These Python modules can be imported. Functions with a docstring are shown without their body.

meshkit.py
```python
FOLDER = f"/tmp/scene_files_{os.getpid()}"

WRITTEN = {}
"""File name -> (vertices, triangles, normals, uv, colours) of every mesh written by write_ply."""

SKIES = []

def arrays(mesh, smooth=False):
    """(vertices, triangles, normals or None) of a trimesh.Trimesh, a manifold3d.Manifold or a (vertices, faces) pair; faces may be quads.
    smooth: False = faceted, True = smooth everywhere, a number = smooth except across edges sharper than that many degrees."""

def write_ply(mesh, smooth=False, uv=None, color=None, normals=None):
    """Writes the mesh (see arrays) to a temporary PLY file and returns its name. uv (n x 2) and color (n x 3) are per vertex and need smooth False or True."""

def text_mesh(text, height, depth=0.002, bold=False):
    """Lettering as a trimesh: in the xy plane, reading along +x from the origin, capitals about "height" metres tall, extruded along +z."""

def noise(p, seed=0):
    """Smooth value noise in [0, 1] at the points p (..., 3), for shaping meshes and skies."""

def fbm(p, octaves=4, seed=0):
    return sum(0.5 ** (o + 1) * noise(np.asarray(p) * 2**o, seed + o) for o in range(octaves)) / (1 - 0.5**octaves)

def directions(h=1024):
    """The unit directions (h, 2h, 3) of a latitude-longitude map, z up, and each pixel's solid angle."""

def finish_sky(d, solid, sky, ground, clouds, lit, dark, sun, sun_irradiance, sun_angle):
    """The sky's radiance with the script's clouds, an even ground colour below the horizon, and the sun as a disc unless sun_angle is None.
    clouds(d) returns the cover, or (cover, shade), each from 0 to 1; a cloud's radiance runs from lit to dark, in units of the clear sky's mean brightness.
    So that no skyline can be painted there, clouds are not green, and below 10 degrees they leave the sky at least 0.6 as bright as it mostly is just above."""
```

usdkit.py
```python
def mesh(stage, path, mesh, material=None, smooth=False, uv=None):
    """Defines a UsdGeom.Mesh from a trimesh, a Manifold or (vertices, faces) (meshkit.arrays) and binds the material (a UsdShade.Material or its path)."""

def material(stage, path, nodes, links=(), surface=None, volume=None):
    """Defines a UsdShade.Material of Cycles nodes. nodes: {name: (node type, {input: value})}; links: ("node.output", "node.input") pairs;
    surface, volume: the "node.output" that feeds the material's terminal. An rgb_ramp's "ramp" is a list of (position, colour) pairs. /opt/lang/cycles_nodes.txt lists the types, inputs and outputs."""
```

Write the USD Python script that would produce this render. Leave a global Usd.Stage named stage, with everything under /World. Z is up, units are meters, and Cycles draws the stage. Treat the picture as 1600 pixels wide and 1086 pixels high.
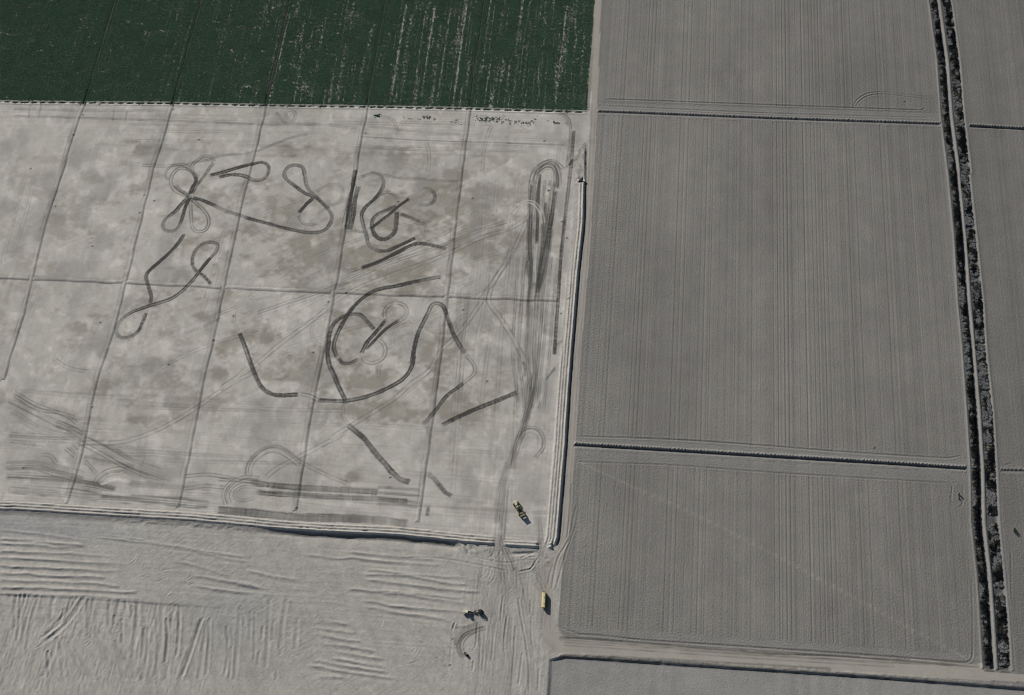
import math
import numpy as np
import trimesh
from scipy.spatial import cKDTree
from shapely import Polygon, contains_xy
from pxr import Usd, UsdGeom, UsdLux, UsdShade, Sdf, Gf, Vt
import usdkit, meshkit

# ------------------------------------------------------------------ camera, sky, sun, exposure
stage = Usd.Stage.CreateInMemory()
UsdGeom.SetStageUpAxis(stage, UsdGeom.Tokens.z)
UsdGeom.SetStageMetersPerUnit(stage, 1.0)
world = UsdGeom.Xform.Define(stage, '/World')
stage.SetDefaultPrim(world.GetPrim())
UsdGeom.Scope.Define(stage, '/World/Looks')
T3 = Sdf.ValueTypeNames

cam = UsdGeom.Camera.Define(stage, '/World/aerial_camera')
cam.CreateHorizontalApertureAttr(36.0)
cam.CreateVerticalApertureAttr(36.0 * 695 / 1024)
cam.CreateFocalLengthAttr(36.0 * 1950 / 1600)
cam.CreateClippingRangeAttr(Gf.Vec2f(1.0, 20000.0))
# axes of the camera in the world: right, up, back (a plane 920 m above the fields, looking down and north)
CAM_AXES = ((0.993913, 0.088085, -0.066162), (-0.049416, 0.893236, 0.446865), (0.098460, -0.440875, 0.892152))
CAM_AT = (53.18, -299.46, 920.0)
UsdGeom.Xformable(cam).AddTransformOp().Set(Gf.Matrix4d(*[v for a in CAM_AXES for v in (*a, 0.0)], *CAM_AT, 1.0))
cam.CreateExposureAttr(-0.1)

SUN = np.array([-0.70 * math.cos(math.radians(26)), 0.714 * math.cos(math.radians(26)), math.sin(math.radians(26))])
SUN /= np.linalg.norm(SUN)
sun_el, sun_rot = math.asin(SUN[2]), math.atan2(SUN[0], SUN[1])
dome = UsdLux.DomeLight.Define(stage, '/World/sky')
dome.GetPrim().SetCustomDataByKey('kind', 'structure')
sky_mat = usdkit.material(stage, '/World/Looks/sky_look', {
    's': ('sky_texture', {'sky_type': 'single_scattering', 'sun_disc': False, 'sun_elevation': sun_el, 'sun_rotation': sun_rot, 'altitude': 100.0, 'aerosol_density': 1.0}),
    'b': ('background_shader', {'strength': 0.05})}, [('s.color', 'b.color')], surface='b.background')
UsdShade.MaterialBindingAPI.Apply(dome.GetPrim()).Bind(sky_mat)
sun = UsdLux.DistantLight.Define(stage, '/World/sun')
sun.CreateIntensityAttr(1.25); sun.CreateAngleAttr(0.53); sun.CreateNormalizeAttr(True) if hasattr(sun, 'CreateNormalizeAttr') else None
sun.CreateColorAttr(Gf.Vec3f(1.0, 0.955, 0.89))
zx = SUN; xx = np.cross([0, 0, 1], zx); xx /= np.linalg.norm(xx); yx = np.cross(zx, xx)
UsdGeom.Xformable(sun).AddTransformOp().Set(Gf.Matrix4d(*xx.tolist(), 0, *yx.tolist(), 0, *zx.tolist(), 0, 0, 0, 300, 1))

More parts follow.
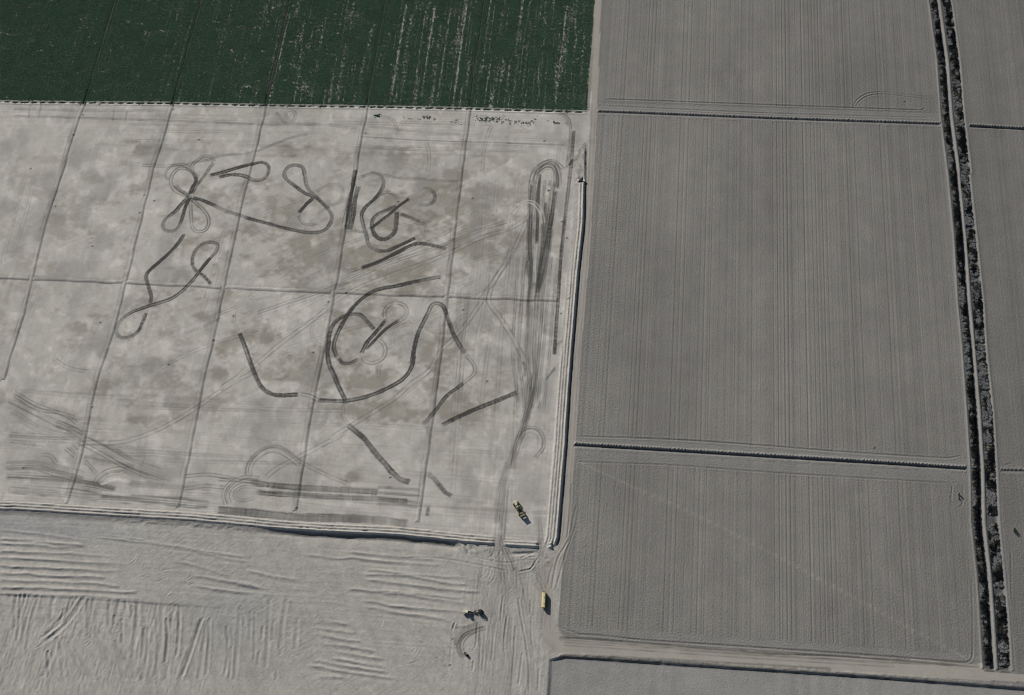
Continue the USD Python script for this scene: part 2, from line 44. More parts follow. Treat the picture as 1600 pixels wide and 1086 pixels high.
# ------------------------------------------------------------------ survey: everything traced, in metres (x east along the field edges, y north)
TR = {
'bold': [('band',3.3,[(-351.8,291.5,0.9),(-357.7,281,0.9),(-361.4,274,0.8),(-367.3,267,0.4),(-369.7,261,0.38),(-367.7,255.2,0.38),(-362.8,253,0.38),(-357.2,254.1,0.4),(-354.6,259.2,0.45),(-353.4,267.6,0.7),(-353,279.5,0.85),(-350.7,289.8,0.9)],{}),('band',3.4,[(-351.9,292.4,0.95),(-351,300.1,0.95),(-349,307.2,0.95),(-351.6,313.1,0.6),(-355.7,317.3,0.5),(-361.6,320.4,0.4)],{}),('band',3.2,[(-367.2,301.2,0.5),(-360.9,295.8,0.75),(-352.3,290.6,0.8),(-346.5,284,0.6)],{}),('band',3,[(-350.5,292.4,0.8),(-347.2,302,0.7),(-343.1,310.9,0.55),(-338.3,324.2,0.5),(-336.4,327.8,0.45)],{}),('band',3.3,[(-349,289.1,0.8),(-339.7,286.9,0.85),(-328.4,282.3,0.85),(-321.9,279.2,0.3),(-315.5,276.5,0.45),(-304.6,273.3,0.5),(-297.6,271.1,0.3),(-292.9,269.6,0.8),(-274.1,265,0.7),(-263.5,262.2,0.68),(-244.8,258.5,0.65),(-232.4,257.5,0.65),(-223.5,260.4,0.6),(-219,268,0.6),(-218.7,275.5,0.6),(-224.3,283.7,0.65),(-233.7,292.5,0.65),(-241.3,299,0.5),(-246.5,306.5,0.6),(-249.8,315.8,0.65),(-253.7,325.6,0.62),(-260.1,328,0.6),(-266.4,326,0.6),(-269.4,319.7,0.6),(-266.8,313.3,0.65),(-257.8,306,0.7),(-246.2,297.9,0.75),(-239.1,294.4,0.8),(-243.1,287.9,0.85),(-249.3,277.1,0.95)],{}),('band',3.3,[(-337.6,313.3,0.85),(-324.4,318.2,0.9),(-310.5,324.1,0.95),(-300,327.6,0.7),(-291.6,329.7,0.55),(-285.6,326.4,0.55),(-284.2,319.5,0.5),(-285.9,313.4,0.5),(-290.8,309.7,0.5),(-296.7,309.9,0.5),(-303.3,313.5,0.75),(-312.6,315.3,0.8),(-321.4,314.4,0.8),(-329,311.7,0.75)],{}),('band',3.6,[(-204.9,325.6,0.85),(-204.8,310,0.8),(-204.9,286.3,0.8),(-203.4,261.4,0.55)],{}),('band',4.2,[(-199.5,308.6,0.5),(-200.7,292.3,0.7),(-199.9,276.4,0.85),(-200.9,261.5,0.5)],{}),('band',3.3,[(-198.2,317.2,0.45),(-192.8,320.9,0.3),(-185.6,321.6,0.25),(-179.2,317.2,0.4),(-177.4,309.5,0.5),(-179.9,300.9,0.7),(-184,293.9,0.85),(-190.7,285.2,0.85),(-192.6,278.4,0.85),(-190.8,271,0.6),(-187.4,262.1,0.5),(-184.1,254.1,0.55),(-182.7,249.2,0.45),(-178.5,244.6,0.4),(-171.8,242,0.6),(-164.1,242.8,0.7),(-158.3,246.3,0.85),(-149.1,251.7,0.85),(-141.2,256.9,0.5)],{}),('band',2.8,[(-183.3,263.1,0.7),(-175.2,271.8,0.95),(-167,280.5,0.95),(-161.5,287.4,0.95),(-152,297.1,0.85)],{}),('band',3.6,[(-161.7,283.2,0.8),(-160.7,273.3,0.75),(-161,261.7,0.75),(-165.2,255.8,0.7),(-171.3,253.9,0.7),(-177.5,257.6,0.75),(-181.6,266.5,0.75),(-181.9,273.9,0.75),(-178.3,279.1,0.6),(-169,284.5,0.6),(-162.4,289,0.7)],{}),('band',3,[(-158.5,280.8,0.55),(-147.2,276.4,0.5),(-139.7,273.4,0.45)],{}),('band',3.2,[(-141.7,307.3,0.2),(-136,307.9,0.3),(-130.3,302.3,0.45),(-130.1,294.7,0.4),(-134.7,291.1,0.3),(-143.9,290.3,0.2)],{}),('band',3.4,[(-185.3,224,0.9),(-171.5,230.7,0.85),(-156,241.1,0.85),(-140.3,250.8,0.75),(-126.2,249.9,0.7),(-113.2,246.8,0.65)],{}),('band',3.2,[(-348,250.9,0.8),(-352.9,238.4,0.85),(-359.3,228.5,0.85),(-365.1,220.8,0.95),(-371.6,212.1,0.85),(-373.2,206.8,0.75),(-369.3,197.7,0.8),(-364.1,186.7,0.8),(-363.4,179.6,0.6)],{}),('band',3.1,[(-364.8,171.4,0.7),(-366.4,160.3,0.6),(-368.3,152.2,0.6),(-374.4,146.9,0.45),(-382.5,146.5,0.35),(-387.7,153.1,0.3),(-386,161.2,0.28),(-378,170.7,0.7),(-371.4,174.1,0.95),(-363.1,178.1,0.95),(-354.6,181.6,0.75),(-346.3,185.6,0.75),(-338.6,193.1,0.75),(-331.6,203.8,0.95),(-326.4,214.4,0.95),(-321.1,225.1,0.8),(-316.3,233.8,0.55),(-315.5,240.2,0.55),(-321.1,243.6,0.5),(-328.3,242.2,0.45),(-334.3,235,0.45),(-335.4,224.4,0.5),(-331.2,215.2,0.55),(-323.7,210.4,0.75),(-313.6,201.6,0.7)],{}),('band',3.4,[(-114.5,219.1,0.5),(-121.7,217.4,0.6),(-137.4,212.9,0.75),(-153.1,207.9,0.75),(-167.3,204,0.8),(-176.3,198,0.75),(-183.3,190.3,0.7),(-188.6,181.8,0.75),(-193.3,169.9,0.8),(-197,157.1,0.75),(-197.5,147.4,0.8),(-193.3,138,0.6)],{}),('band',3.2,[(-191.6,137.6,0.6),(-187.7,133,0.6),(-181.4,133.4,0.55),(-174.8,137.3,0.5)],{}),('band',3.6,[(-165.2,165.1,0.6),(-172.7,172.8,0.65),(-179.2,178.7,0.65),(-185,179.3,0.6),(-193.5,176.6,0.7),(-200.5,169.5,0.75),(-202.8,160.4,0.8),(-202.3,149.8,0.85),(-201.5,139.3,0.8),(-197.4,128.2,0.75),(-195.1,125,0.8),(-187.4,110.8,0.7),(-181,100.2,0.75),(-179.9,95.2,0.3)],{}),('band',3.2,[(-156.8,175,0.8),(-165.3,160.7,1.2),(-169.9,153.3,1.1),(-173.3,143,0.7)],{}),('band',2.6,[(-145.6,175.6,0.6),(-155.7,166.5,0.95),(-162.5,157.3,1.1),(-169.7,146.3,0.6)],{}),('band',3.4,[(-121.2,186.3,0.45),(-124.7,175.3,0.85),(-128.1,163.6,0.9),(-129.5,149.4,0.9),(-129.5,136.3,0.85),(-129,142.7,0.85),(-129.7,132.3,0.85),(-135.1,121.8,0.8),(-149.6,110.8,0.85),(-164.6,103.4,0.75),(-181.3,98.9,0.7),(-203.3,98.3,0.65)],{}),('band',3.6,[(-109.8,190.9,0.55),(-103.9,177.6,0.6),(-98.1,164.5,0.85),(-91.5,154,0.75),(-86.4,147,0.5)],{}),('band',3.2,[(-84.8,121.1,0.45),(-86.6,118.7,0.65),(-97.3,108.7,0.8),(-103.5,98,0.75),(-108.4,89.7,0.7),(-114.3,81.4,0.3)],{}),('band',3.5,[(-280.1,156.4,0.7),(-272,141.7,0.75),(-263.2,124.6,0.75),(-257.3,114.5,0.7),(-251.9,107.1,0.7),(-244.7,102.4,0.75),(-236.5,100.7,0.8),(-220.1,102.5,0.85)],{}),('band',3.6,[(-98.5,82.1,0.5),(-90.7,87.3,0.9),(-73.8,97.4,0.85),(-53.6,107.8,0.65),(-40,115,0.65)],{}),('band',4.2,[(-175.3,78,0.5),(-168.5,73.3,0.65),(-159.7,66.5,0.7),(-149.4,55.2,0.6),(-139.5,45.8,0.65),(-135.5,41.6,0.8),(-132.6,39.1,0.6),(-126,34.1,0.55),(-118.2,32.4,0.65)],{}),('band',3.6,[(-105.6,40.8,0.25),(-100,36.7,0.35),(-95.2,31.7,0.5),(-89.5,25.8,0.55),(-83.3,22.7,0.65)],{}),('band',3,[(-101,13.4,0.5),(-101.5,5.1,0.5)],{}),('band',3,[(-11.6,376.2,0.55),(-11.7,340.8,0.6),(-13.2,283.8,0.6),(-14,244.7,0.62),(-13.5,199.2,0.65),(-12.9,150.3,0.7)],{}),('band',2.6,[(-38.5,328.1,0.5),(-37.9,296.7,0.6),(-35.7,258,0.65)],{}),('band',3.8,[(-23.5,311.5,0.5),(-25,283.3,0.65),(-26.8,261.1,0.6),(-27.9,244,0.5),(-30.7,213.3,0.55),(-31.5,201,0.3)],{}),('band',2.8,[(-30.9,298.4,0.6),(-31,269.2,0.6),(-30.8,243.8,0.6),(-31.5,222.9,0.6),(-31.5,207.8,0.4)],{}),('band',2.6,[(-44.8,316.3,0.45),(-43.3,282.4,0.55),(-40.6,243.3,0.5),(-38.5,235.1,0.3),(-38.4,197.9,0.6),(-37.9,184.5,0.2)],{}),('band',4.8,[(-247,25,0.2),(-238.3,23.4,0.6),(-210,22.2,0.55),(-183,22.1,0.4),(-160.4,22.5,0.42),(-144,22.5,0.55),(-142,22.5,0.1)],{}),('band',4.2,[(-240.2,16.8,0.2),(-235.9,15.8,0.5),(-208.9,15.8,0.48),(-172.8,16,0.4),(-143.2,16.7,0.25),(-130.9,16.2,0.45),(-117.7,16.2,0.5)],{}),('band',6,[(-268.2,-0.5,0.5),(-242.1,-0.9,0.5),(-205.9,-2.2,0.45),(-180.4,-1.1,0.5),(-155.1,-0.4,0.45),(-131.7,-0.7,0.25),(-122.5,-1.4,0.55),(-115.4,-1.5,0.4)],{})],
'rut': [('twin',2.2,[(-350.3,288.1),(-347.2,274.7),(-343.6,261.4),(-340.6,255.7),(-335.1,253.9),(-329.8,256.2),(-328.4,263.8),(-331.3,271.2),(-338,278.5),(-344.1,283.3),(-348.9,288.2)],{'dark':0.4}),('twin',2.2,[(-336.4,327.8),(-340,333),(-346.4,334.5),(-352.2,329.8),(-356.2,323.5),(-353.6,316.5),(-346,310.3)],{'dark':0.4}),('twin',2.4,[(-359.1,319.4),(-367.5,319.9),(-372.1,313.1),(-372.5,305.3),(-367.1,296.8),(-358.6,292.1),(-352.2,290.2)],{'dark':0.42}),('twin',1.5,[(-374.3,306.1),(-378.8,312.8),(-377.3,319.9),(-371.2,323.3),(-362.4,324.5),(-356.1,327),(-345.4,329.6),(-334.9,333.6),(-324.2,336.7),(-304.5,339.6),(-291.4,346.1),(-286.1,349.1),(-265.4,359.7),(-253.9,362.9)],{'dark':0.3}),('twin',2.4,[(-404.2,321.9),(-381.5,321.9),(-365.4,324.4),(-362.1,322.8),(-357.1,320.8)],{'dark':0.3}),('twin',1.8,[(-249.1,275.8),(-245,268.5),(-239.4,265.4),(-231.1,267.5)],{'dark':0.35}),('twin',1.8,[(-236.9,299.2),(-230.7,306.3),(-221.7,309.3),(-215.5,307),(-212.3,297.7),(-213.8,290.9),(-225.1,284.5)],{'dark':0.3}),('twin',2,[(-181.1,289),(-180.1,297.5),(-174.4,302.8),(-166.8,300.6),(-162.4,294.1)],{'dark':0.32}),('twin',2,[(-139.7,273.4),(-134.2,268.7),(-133.4,262.2),(-136.5,258.4)],{'dark':0.28}),('twin',1.5,[(-191.8,323.5),(-176.8,320.7),(-161.8,317.9),(-147.4,318.5),(-132.8,317),(-109.7,317.2)],{'dark':0.25}),('twin',1.5,[(-204.5,261.7),(-186.5,260.5),(-183.1,261.9)],{'dark':0.3}),('twin',2,[(-203.2,226),(-198.2,220.6),(-187.4,223.5)],{'dark':0.3}),('twin',2.6,[(-157.8,176.3),(-158.9,184.3),(-154.1,190.7),(-146.1,191.3),(-140.6,186.2),(-140.9,179),(-146.3,174.2)],{'dark':0.35}),('twin',2.6,[(-160.8,156.9),(-155.3,151.5),(-153.3,143.7),(-156.5,137.4),(-162.5,134.5),(-169,135.8),(-172.2,140.9)],{'dark':0.33}),('twin',2.4,[(-121.8,184.5),(-119.4,191.4),(-115.6,193.4),(-109.6,190.5),(-105.4,181.7)],{'dark':0.6}),('band',3.2,[(-121.2,186.3,0.3),(-119.4,191.4,0.25),(-115.6,193.2,0.25),(-109.6,190.5,0.4),(-106.5,184.4,0.5)],{}),('twin',2.2,[(-86.4,147),(-77.8,136.8),(-76.7,131),(-79.9,126.1),(-84.8,121.1)],{'dark':0.35}),('twin',2,[(-288.2,175),(-285.3,164.2),(-280.5,156.4)],{'dark':0.22}),('twin',2.6,[(-219.5,103.1),(-209.9,101.5),(-203.3,98.3)],{'dark':0.4}),('twin',2,[(-180.6,96.1),(-180.7,87.6),(-176.4,79.4)],{'dark':0.25}),('twin',3.4,[(-234.9,27.9),(-228,36),(-217.7,43.2),(-204.5,51.7),(-190.3,61.5),(-179.8,68.8),(-185.7,65.8),(-172.6,77.3),(-158.4,88.4),(-138.7,104.7),(-129.3,116.2),(-114.8,130),(-107.2,148.3),(-98.6,159.6),(-87.4,177.3),(-77.4,197.6),(-73.6,204.1),(-78.9,197.7),(-57.1,242.8),(-43.3,288.7)],{'dark':0.22}),('twin',3.4,[(-395.9,47.5),(-385.5,49.6),(-366.7,50.5),(-356.3,52.5),(-335.4,61.8),(-317.6,73.6),(-302.6,86),(-283.1,104.5),(-260.3,126.4),(-283.5,104.4),(-263.2,124.6),(-243,147.7),(-222.2,168.5),(-207.6,184.7),(-209.5,184.7),(-184.6,204.7),(-150.7,222.2),(-112.6,241.6),(-85.1,259.1),(-58.6,271),(-45.6,282)],{'dark':0.22}),('twin',2.4,[(-269.3,175.3),(-243.4,187.6),(-214.7,200),(-201.8,207),(-165.5,227.8),(-119.1,249.4),(-85.9,267.2),(-60.2,278.3)],{'dark':0.22}),('twin',2.4,[(-202.5,211.7),(-166.1,232.6),(-139.8,246.8),(-116.4,262.5),(-103.6,274.6)],{'dark':0.2}),('twin',3.6,[(-56.7,249.2),(-72.2,200.4),(-60.6,182.4),(-48,163.6),(-39,147.3)],{'dark':0.25}),('twin',2.4,[(-250.3,29.1),(-250.6,38.9),(-246,48),(-236.6,54.7),(-228.2,55.2),(-219,50.8),(-208.4,43.8),(-186,34.3),(-167.4,27.9)],{'dark':0.25}),('twin',4.4,[(-248.8,29.2),(-248.9,38.5),(-243.7,47.1),(-235.1,52.6),(-227.7,52.5),(-218.6,48.1),(-207.9,41.1)],{'dark':0.3}),('twin',2.2,[(-239.2,28.2),(-252.7,27.9),(-263.1,21.8),(-266.1,13),(-262.2,3.6)],{'dark':0.33}),('twin',2.2,[(-238.5,24.5),(-252.1,24.7),(-259.6,19.9),(-262.4,12.7),(-258.7,4.4)],{'dark':0.3}),('twin',2,[(-240.8,20),(-251.2,19.9),(-256.7,15.7),(-255.7,10.4),(-249.1,8.7),(-240.3,11.4)],{'dark':0.25}),('twin',1.2,[(-144.6,26.7),(-126.2,26.8),(-108.8,26.3)],{'dark':0.3}),('twin',1.2,[(-144,22.5),(-125.6,22.1),(-108.1,21.1)],{'dark':0.3}),('twin',1.2,[(-143.3,17.2),(-124.9,16.8),(-107.5,15.8)],{'dark':0.3}),('twin',1.2,[(-142.7,13),(-124.4,13.1),(-107.1,12.7)],{'dark':0.3}),('twin',2.4,[(-273.2,25),(-254.3,25.1),(-238.4,23.9)],{'dark':0.3}),('twin',2.4,[(-272,19.1),(-265.6,18.4)],{'dark':0.3}),('twin',2.4,[(-300.8,25.7),(-281.4,28.3),(-257.2,25.8)],{'dark':0.28}),('twin',2.4,[(-299.8,14.9),(-279.6,18.9),(-266.2,17.7)],{'dark':0.25}),('twin',2.4,[(-461.9,90.5),(-437.7,79.6),(-422.5,75.6),(-409.8,71.4),(-400.2,65.9)],{'dark':0.3}),('twin',2.4,[(-461.2,88.1),(-436.9,76.5),(-416.3,74.1),(-402.6,70.6)],{'dark':0.3}),('twin',2.4,[(-405.1,44),(-393.9,36.4)],{'dark':0.3}),('twin',2.4,[(-401.1,46.6),(-394,41.1)],{'dark':0.3}),('twin',2,[(-386.6,34.5),(-372.2,22.5)],{'dark':0.3}),('twin',2.6,[(-373.6,14.3),(-370.8,21.5),(-364.1,26.6),(-353.4,29),(-341.4,26.2),(-329.4,22.9)],{'dark':0.3}),('twin',2.6,[(-370.2,14),(-366.1,20.6),(-360.1,23.9),(-352.4,25)],{'dark':0.25}),('twin',2.4,[(-424,36.9),(-415.7,36.2),(-408.2,29.6)],{'dark':0.25}),('twin',2.4,[(-436.3,124),(-421.5,115.8),(-401,112.5)],{'dark':0.2}),('twin',2,[(-39.1,50.4),(-37.2,72.4),(-32.9,82.3),(-25.4,84.8),(-17.2,79.1),(-15.7,68.2),(-21.9,58.3)],{'dark':0.3}),('twin',3.4,[(-38.8,47.7),(-35.6,69.7),(-32,79.6),(-25.1,82.1),(-19.6,77.6),(-18.2,68)],{'dark':0.2}),('twin',3,[(-46,2.3),(-46.9,16.1),(-46.6,30.9),(-43.6,44.4),(-32.3,92),(-31.1,121.9),(-34,145.2),(-36.9,206),(-42.2,243.3)],{'dark':0.26}),('twin',3,[(-44.5,2.4),(-45.4,16.2),(-45.1,31),(-42.1,44.5),(-30.4,92.1),(-29.2,122),(-32.1,145.3),(-34.9,206.1),(-40,243.4)],{'dark':0.17}),('twin',3,[(-47.1,2.3),(-48,16),(-47.7,30.9),(-44.8,44.3),(-33.7,91.9),(-32.5,121.8),(-35.5,145.1),(-38.4,205.9),(-43.9,243.2)],{'dark':0.12}),('twin',1.6,[(-50.7,242.9),(-48.9,187.9),(-47.2,148.3),(-41,116.6),(-38.3,99.7)],{'dark':0.24}),('twin',1.6,[(-45.2,243.2),(-43.6,188.2),(-42,148.6),(-35.8,116.9),(-33.2,100)],{'dark':0.24}),('twin',1.6,[(-38.6,243.5),(-37.1,188.6),(-35.6,149),(-29.5,117.3),(-26.9,100.4)],{'dark':0.24}),('twin',1.6,[(-32.5,243.8),(-31.2,188.9),(-29.7,149.3),(-23.7,117.6),(-21.3,100.7)],{'dark':0.24}),('twin',1.4,[(-25.8,244.1),(-26,198.6),(-25.7,149.5),(-26.4,100.4)],{'dark':0.25}),('twin',1.4,[(-22.2,244.3),(-22.4,198.8),(-22.2,149.7),(-23,100.6)],{'dark':0.25}),('twin',1.4,[(-16.8,244.6),(-17.1,199.1),(-17,150),(-17.8,100.9)],{'dark':0.25}),('zone',6,[(-26.8,241.3,0.2),(-27.5,202.6,0.18),(-26.8,149.5,0.2),(-27.8,118.7,0.45),(-30.9,100.2,0.3),(-33.1,89.6,0.2)],{}),('band',2.2,[(-38.6,143.6,0.45),(-35.8,137.3,0.45),(-35.6,128.4,0.4)],{}),('band',2,[(-18.1,126.8,0.3),(-10.9,138.8,0.4)],{}),('band',2.2,[(-12.3,158.1,0.25),(-6.8,163.6,0.3)],{}),('twin',2.6,[(-45.9,307.7),(-45.9,322),(-43.1,332.2),(-35.3,340.6),(-28.1,342.3),(-21.7,337.5),(-17.8,333.3)],{'dark':0.35}),('twin',2.2,[(-42.4,316.4),(-41.6,327.9),(-36.1,335.4),(-30.2,337.1),(-24.9,331.5),(-22.4,321.6),(-23.6,312.9)],{'dark':0.4}),('twin',2.2,[(-39.3,329.5),(-33.6,334.1),(-28.7,333.6)],{'dark':0.35}),('twin',1.5,[(-27.7,395.2),(-20.7,392.5),(-16.6,386.6),(-14.9,379.1),(-14.5,355.3),(-15.5,334.8)],{'dark':0.3}),('twin',3,[(-25.3,395.3),(-18.7,389.5),(-15.6,380.6)],{'dark':0.3}),('twin',1.6,[(-13.3,337.8),(-6.8,348.3),(-3.6,355.8),(0.7,364.8)],{'dark':0.3}),('band',2.4,[(-13.3,337.8,0.7),(-10.2,345.3,0.7)],{}),('band',1.6,[(-11.9,334.3,0.6),(-9.7,338,0.6)],{}),('band',1.6,[(-72.3,359.6,0.3),(-47.8,359.9,0.3),(-18.4,359.6,0.25)],{}),('band',1.4,[(-205.8,361.2,0.1),(-189.5,361,0.35),(-153.8,359.8,0.3),(-66.5,359.8,0.3)],{}),('twin',2,[(-289.6,386),(-282.3,379),(-275.3,373.8),(-270.2,379.4),(-271.5,386.7),(-277.8,388.3),(-278.1,381),(-274,379.3)],{'dark':0.28}),('twin',2.4,[(-144.7,357.5),(-140.3,345.4),(-138.6,324.6)],{'dark':0.22}),('twin',2.4,[(-86.8,379.3),(-90.6,357.9),(-90.4,326.7)],{'dark':0.22}),('twin',2,[(-82.8,383.1),(-74.7,391.5)],{'dark':0.2}),('twin',1.4,[(-540.5,371.8),(-427.8,372.4),(-305.3,371.7)],{'dark':0.25}),('twin',1.6,[(-542.8,380.1),(-476.7,380.7),(-390.1,384)],{'dark':0.22}),('twin',1.6,[(-305.1,370.8),(-245.1,373.2),(-208.7,371)],{'dark':0.2}),('twin',1.4,[(-200.1,373.1),(-170,370.7),(-140.1,368.3),(-113.5,367.6)],{'dark':0.2}),('band',1.8,[(-443.8,383.8,0.3),(-441.8,369.1,0.2)],{}),('band',1.8,[(-431,382.5,0.3),(-430.3,369.6,0.2)],{}),('band',2,[(-516,386.7,0.25),(-514.7,370,0.15)],{}),('band',2,[(-527,386.3,0.2),(-524.1,369.6,0.15)],{}),('zone',10,[(-458.9,79.6,0.32),(-426.1,66.8,0.4),(-401.8,58.6,0.45),(-393.8,54.3,0.3)],{}),('zone',6,[(-456.7,71.7,0.3),(-425.9,57.1,0.3),(-400.3,52.7,0.3)],{}),('zone',7,[(-452.1,50.7,0.32),(-424.3,51.2,0.32),(-393.4,52.5,0.38)],{}),('zone',6,[(-450.1,43.6,0.3),(-425.5,42.8,0.25)],{}),('zone',14,[(-445.3,26.1,0.3),(-427.1,27.3,0.3),(-409,23.7,0.28),(-389.9,20.3,0.2)],{}),('zone',12,[(-442.1,14.6,0.36),(-406.9,15.7,0.38),(-372.2,13.3,0.4),(-360.4,11.2,0.35)],{}),('zone',8,[(-439.8,6.6,0.3),(-415.7,5.9,0.3),(-370,4.2,0.25)],{}),('zone',13,[(-387.8,48.7,0.4),(-367.5,40.4,0.4),(-348.4,32.2,0.42),(-332.6,27.4,0.3),(-318.3,23.7,0.15)],{}),('zone',8,[(-384.3,34.7,0.25),(-365.5,32.3,0.3),(-347.9,29.9,0.3)],{}),('zone',9,[(-361.2,4.8,0.38),(-336.5,4.7,0.4),(-302.9,4,0.42),(-279.2,2.7,0.45)],{}),('zone',16,[(-338.7,14.3,0.2),(-304.8,13,0.2),(-284.8,13.2,0.15)],{}),('zone',12,[(-412.8,65.2,0.3),(-395.6,61.4,0.25)],{}),('zone',10,[(-357,44.6,0.18),(-311.4,43.9,0.12)],{}),('zone',9,[(-41.1,322.2,0.3),(-42.9,307.8,0.5),(-41.5,275.6,0.55),(-39.5,243.4,0.45),(-38.4,226.7,0.3)],{}),('zone',8,[(-26.8,300,0.3),(-26.9,286,0.5),(-27.6,255.6,0.5),(-27.9,244,0.4),(-30.8,221.6,0.35),(-31,202.4,0.15)],{}),('zone',7,[(-40.5,329.4,0.4),(-35.1,338.4,0.45),(-27.9,338.7,0.4),(-23.6,330.2,0.45),(-22.1,317.3,0.35)],{}),('twin',1.3,[(-47.1,321.9),(-45.3,287.9),(-42.3,243.3),(-37.9,210.2)],{'dark':0.3}),('twin',1.3,[(-42.8,322.1),(-41.1,288.1),(-38.8,243.4),(-36.2,210.3)],{'dark':0.3}),('twin',1.3,[(-38.5,322.3),(-37,288.3),(-35.2,243.6),(-34.6,210.4)],{'dark':0.3}),('twin',1.3,[(-34,322.5),(-32.8,288.5),(-31.6,243.8),(-32.9,210.5)],{'dark':0.3}),('twin',1.3,[(-29.1,322.7),(-28.1,288.7),(-27.5,244),(-31,210.6)],{'dark':0.3}),('twin',1.3,[(-25.3,322.9),(-24.6,288.9),(-24.4,244.1),(-29.5,210.7)],{'dark':0.3}),('band',3.2,[(-47.1,-77.6,0.15),(-53.6,-80.5,0.25),(-60,-82.9,0.4),(-64.6,-87.2,0.42),(-66.2,-92.3,0.4),(-65.3,-96.4,0.38),(-62.8,-99.9,0.35),(-60.6,-101,0.25)],{}),('twin',2.2,[(-47.1,-78),(-54.3,-81),(-59.9,-84.4),(-63.2,-88.8),(-63.9,-93.8),(-60.7,-100.2)],{'dark':0.28}),('zone',5,[(-53.9,-76.6,0.25),(-64.1,-82.2,0.35),(-68,-90.8,0.35)],{})],
'pale': [('twin',2.6,[(-61,274.7),(-59.7,287.3),(-51.1,297.5),(-42.7,297.9),(-34.8,288.4),(-31.5,276)],{'dark':0.6}),('band',3,[(-31.4,305.5,0.7),(-29.9,316.9,0.4)],{}),('band',2.5,[(-36.5,256.6,0.8),(-36.6,251.1,0.5),(-35.8,232.4,0.6),(-34.6,217.3,0.3)],{}),('zone',5,[(-366.4,17.1,0.5),(-356.1,21.3,0.6),(-345.5,19.6,0.5)],{}),('zone',4,[(-363.1,8.1,0.5),(-342.9,8.3,0.5)],{}),('zone',4,[(-412.9,38.8,0.4),(-401.8,31.2,0.5),(-393.3,24.7,0.3)],{}),('zone',4,[(-20.6,114,0.4),(-25.2,100.5,0.4)],{}),('zone',7,[(-204.1,11.6,0.4),(-177.1,10.2,0.4),(-143.2,9.3,0.35)],{}),('zone',7,[(-225.7,11.3,0.3),(-211.9,9,0.3),(-215.2,4.6,0.2)],{})],
'border': [('ridge',3.2,[(-475.2,387.3),(-476.4,373.3),(-477.7,347.6),(-477.4,313.6),(-478.2,255.5),(-475.8,207.5),(-474.2,169.2),(-474.6,136.5),(-474.6,103.3)],{}),('ridge',3.2,[(-389.8,389.6),(-391.3,340.3),(-392.3,317.2),(-391.5,247.8),(-390.8,200.5),(-391.4,142.6),(-393.4,115.9),(-392.3,66.2),(-390.6,21.4),(-392.7,-1.9)],{}),('ridge',3.2,[(-300.8,392.9),(-301,356.5),(-302.7,311.3),(-303.3,260.3),(-302.5,200.2),(-302.7,147.5),(-302.6,86),(-301.3,28.4),(-301.5,1.3)],{}),('ridge',3.2,[(-204.9,396.5),(-205.2,356.8),(-205.3,321.7),(-206.2,259.9),(-205.7,205.2),(-205.9,161.9),(-207.8,97.3),(-207.3,45.3),(-207,4.8)],{}),('ridge',3.2,[(-109.4,398.3),(-109.1,325.9),(-108.8,258),(-108.4,203.9),(-108.3,197.7),(-107.8,151.3),(-108.2,75),(-108.6,24.5),(-109,2.1)],{}),('ridge',3.2,[(-504.3,198.5),(-492.7,199.4),(-387.8,199.9),(-303.1,199.4),(-206.2,199.7),(-108,200.8),(-52.4,201.4),(-15.7,201.5)],{})],
'croplane': [('line',1,[(-475.2,387.3),(-474.4,509.6),(-475.7,532.2)],{}),('line',1,[(-389.8,389.6),(-387,512.1),(-388.4,534.6)],{}),('line',1,[(-300.8,392.9),(-298.8,515.7),(-300.1,537)],{}),('line',1,[(-204.9,396.5),(-204.1,518.4),(-205.4,539.6)],{}),('line',1,[(-109.4,398.3),(-108.2,521.2),(-109.5,542.2)],{})],
'edge': [('line',1,[(-577.1,388.8),(-545.3,389.2),(-545.5,389.8),(-392.2,393.6),(-301.8,394.4),(-203.4,396.6),(-109.4,397.9),(-69.9,398),(-1,398.3)],{})],
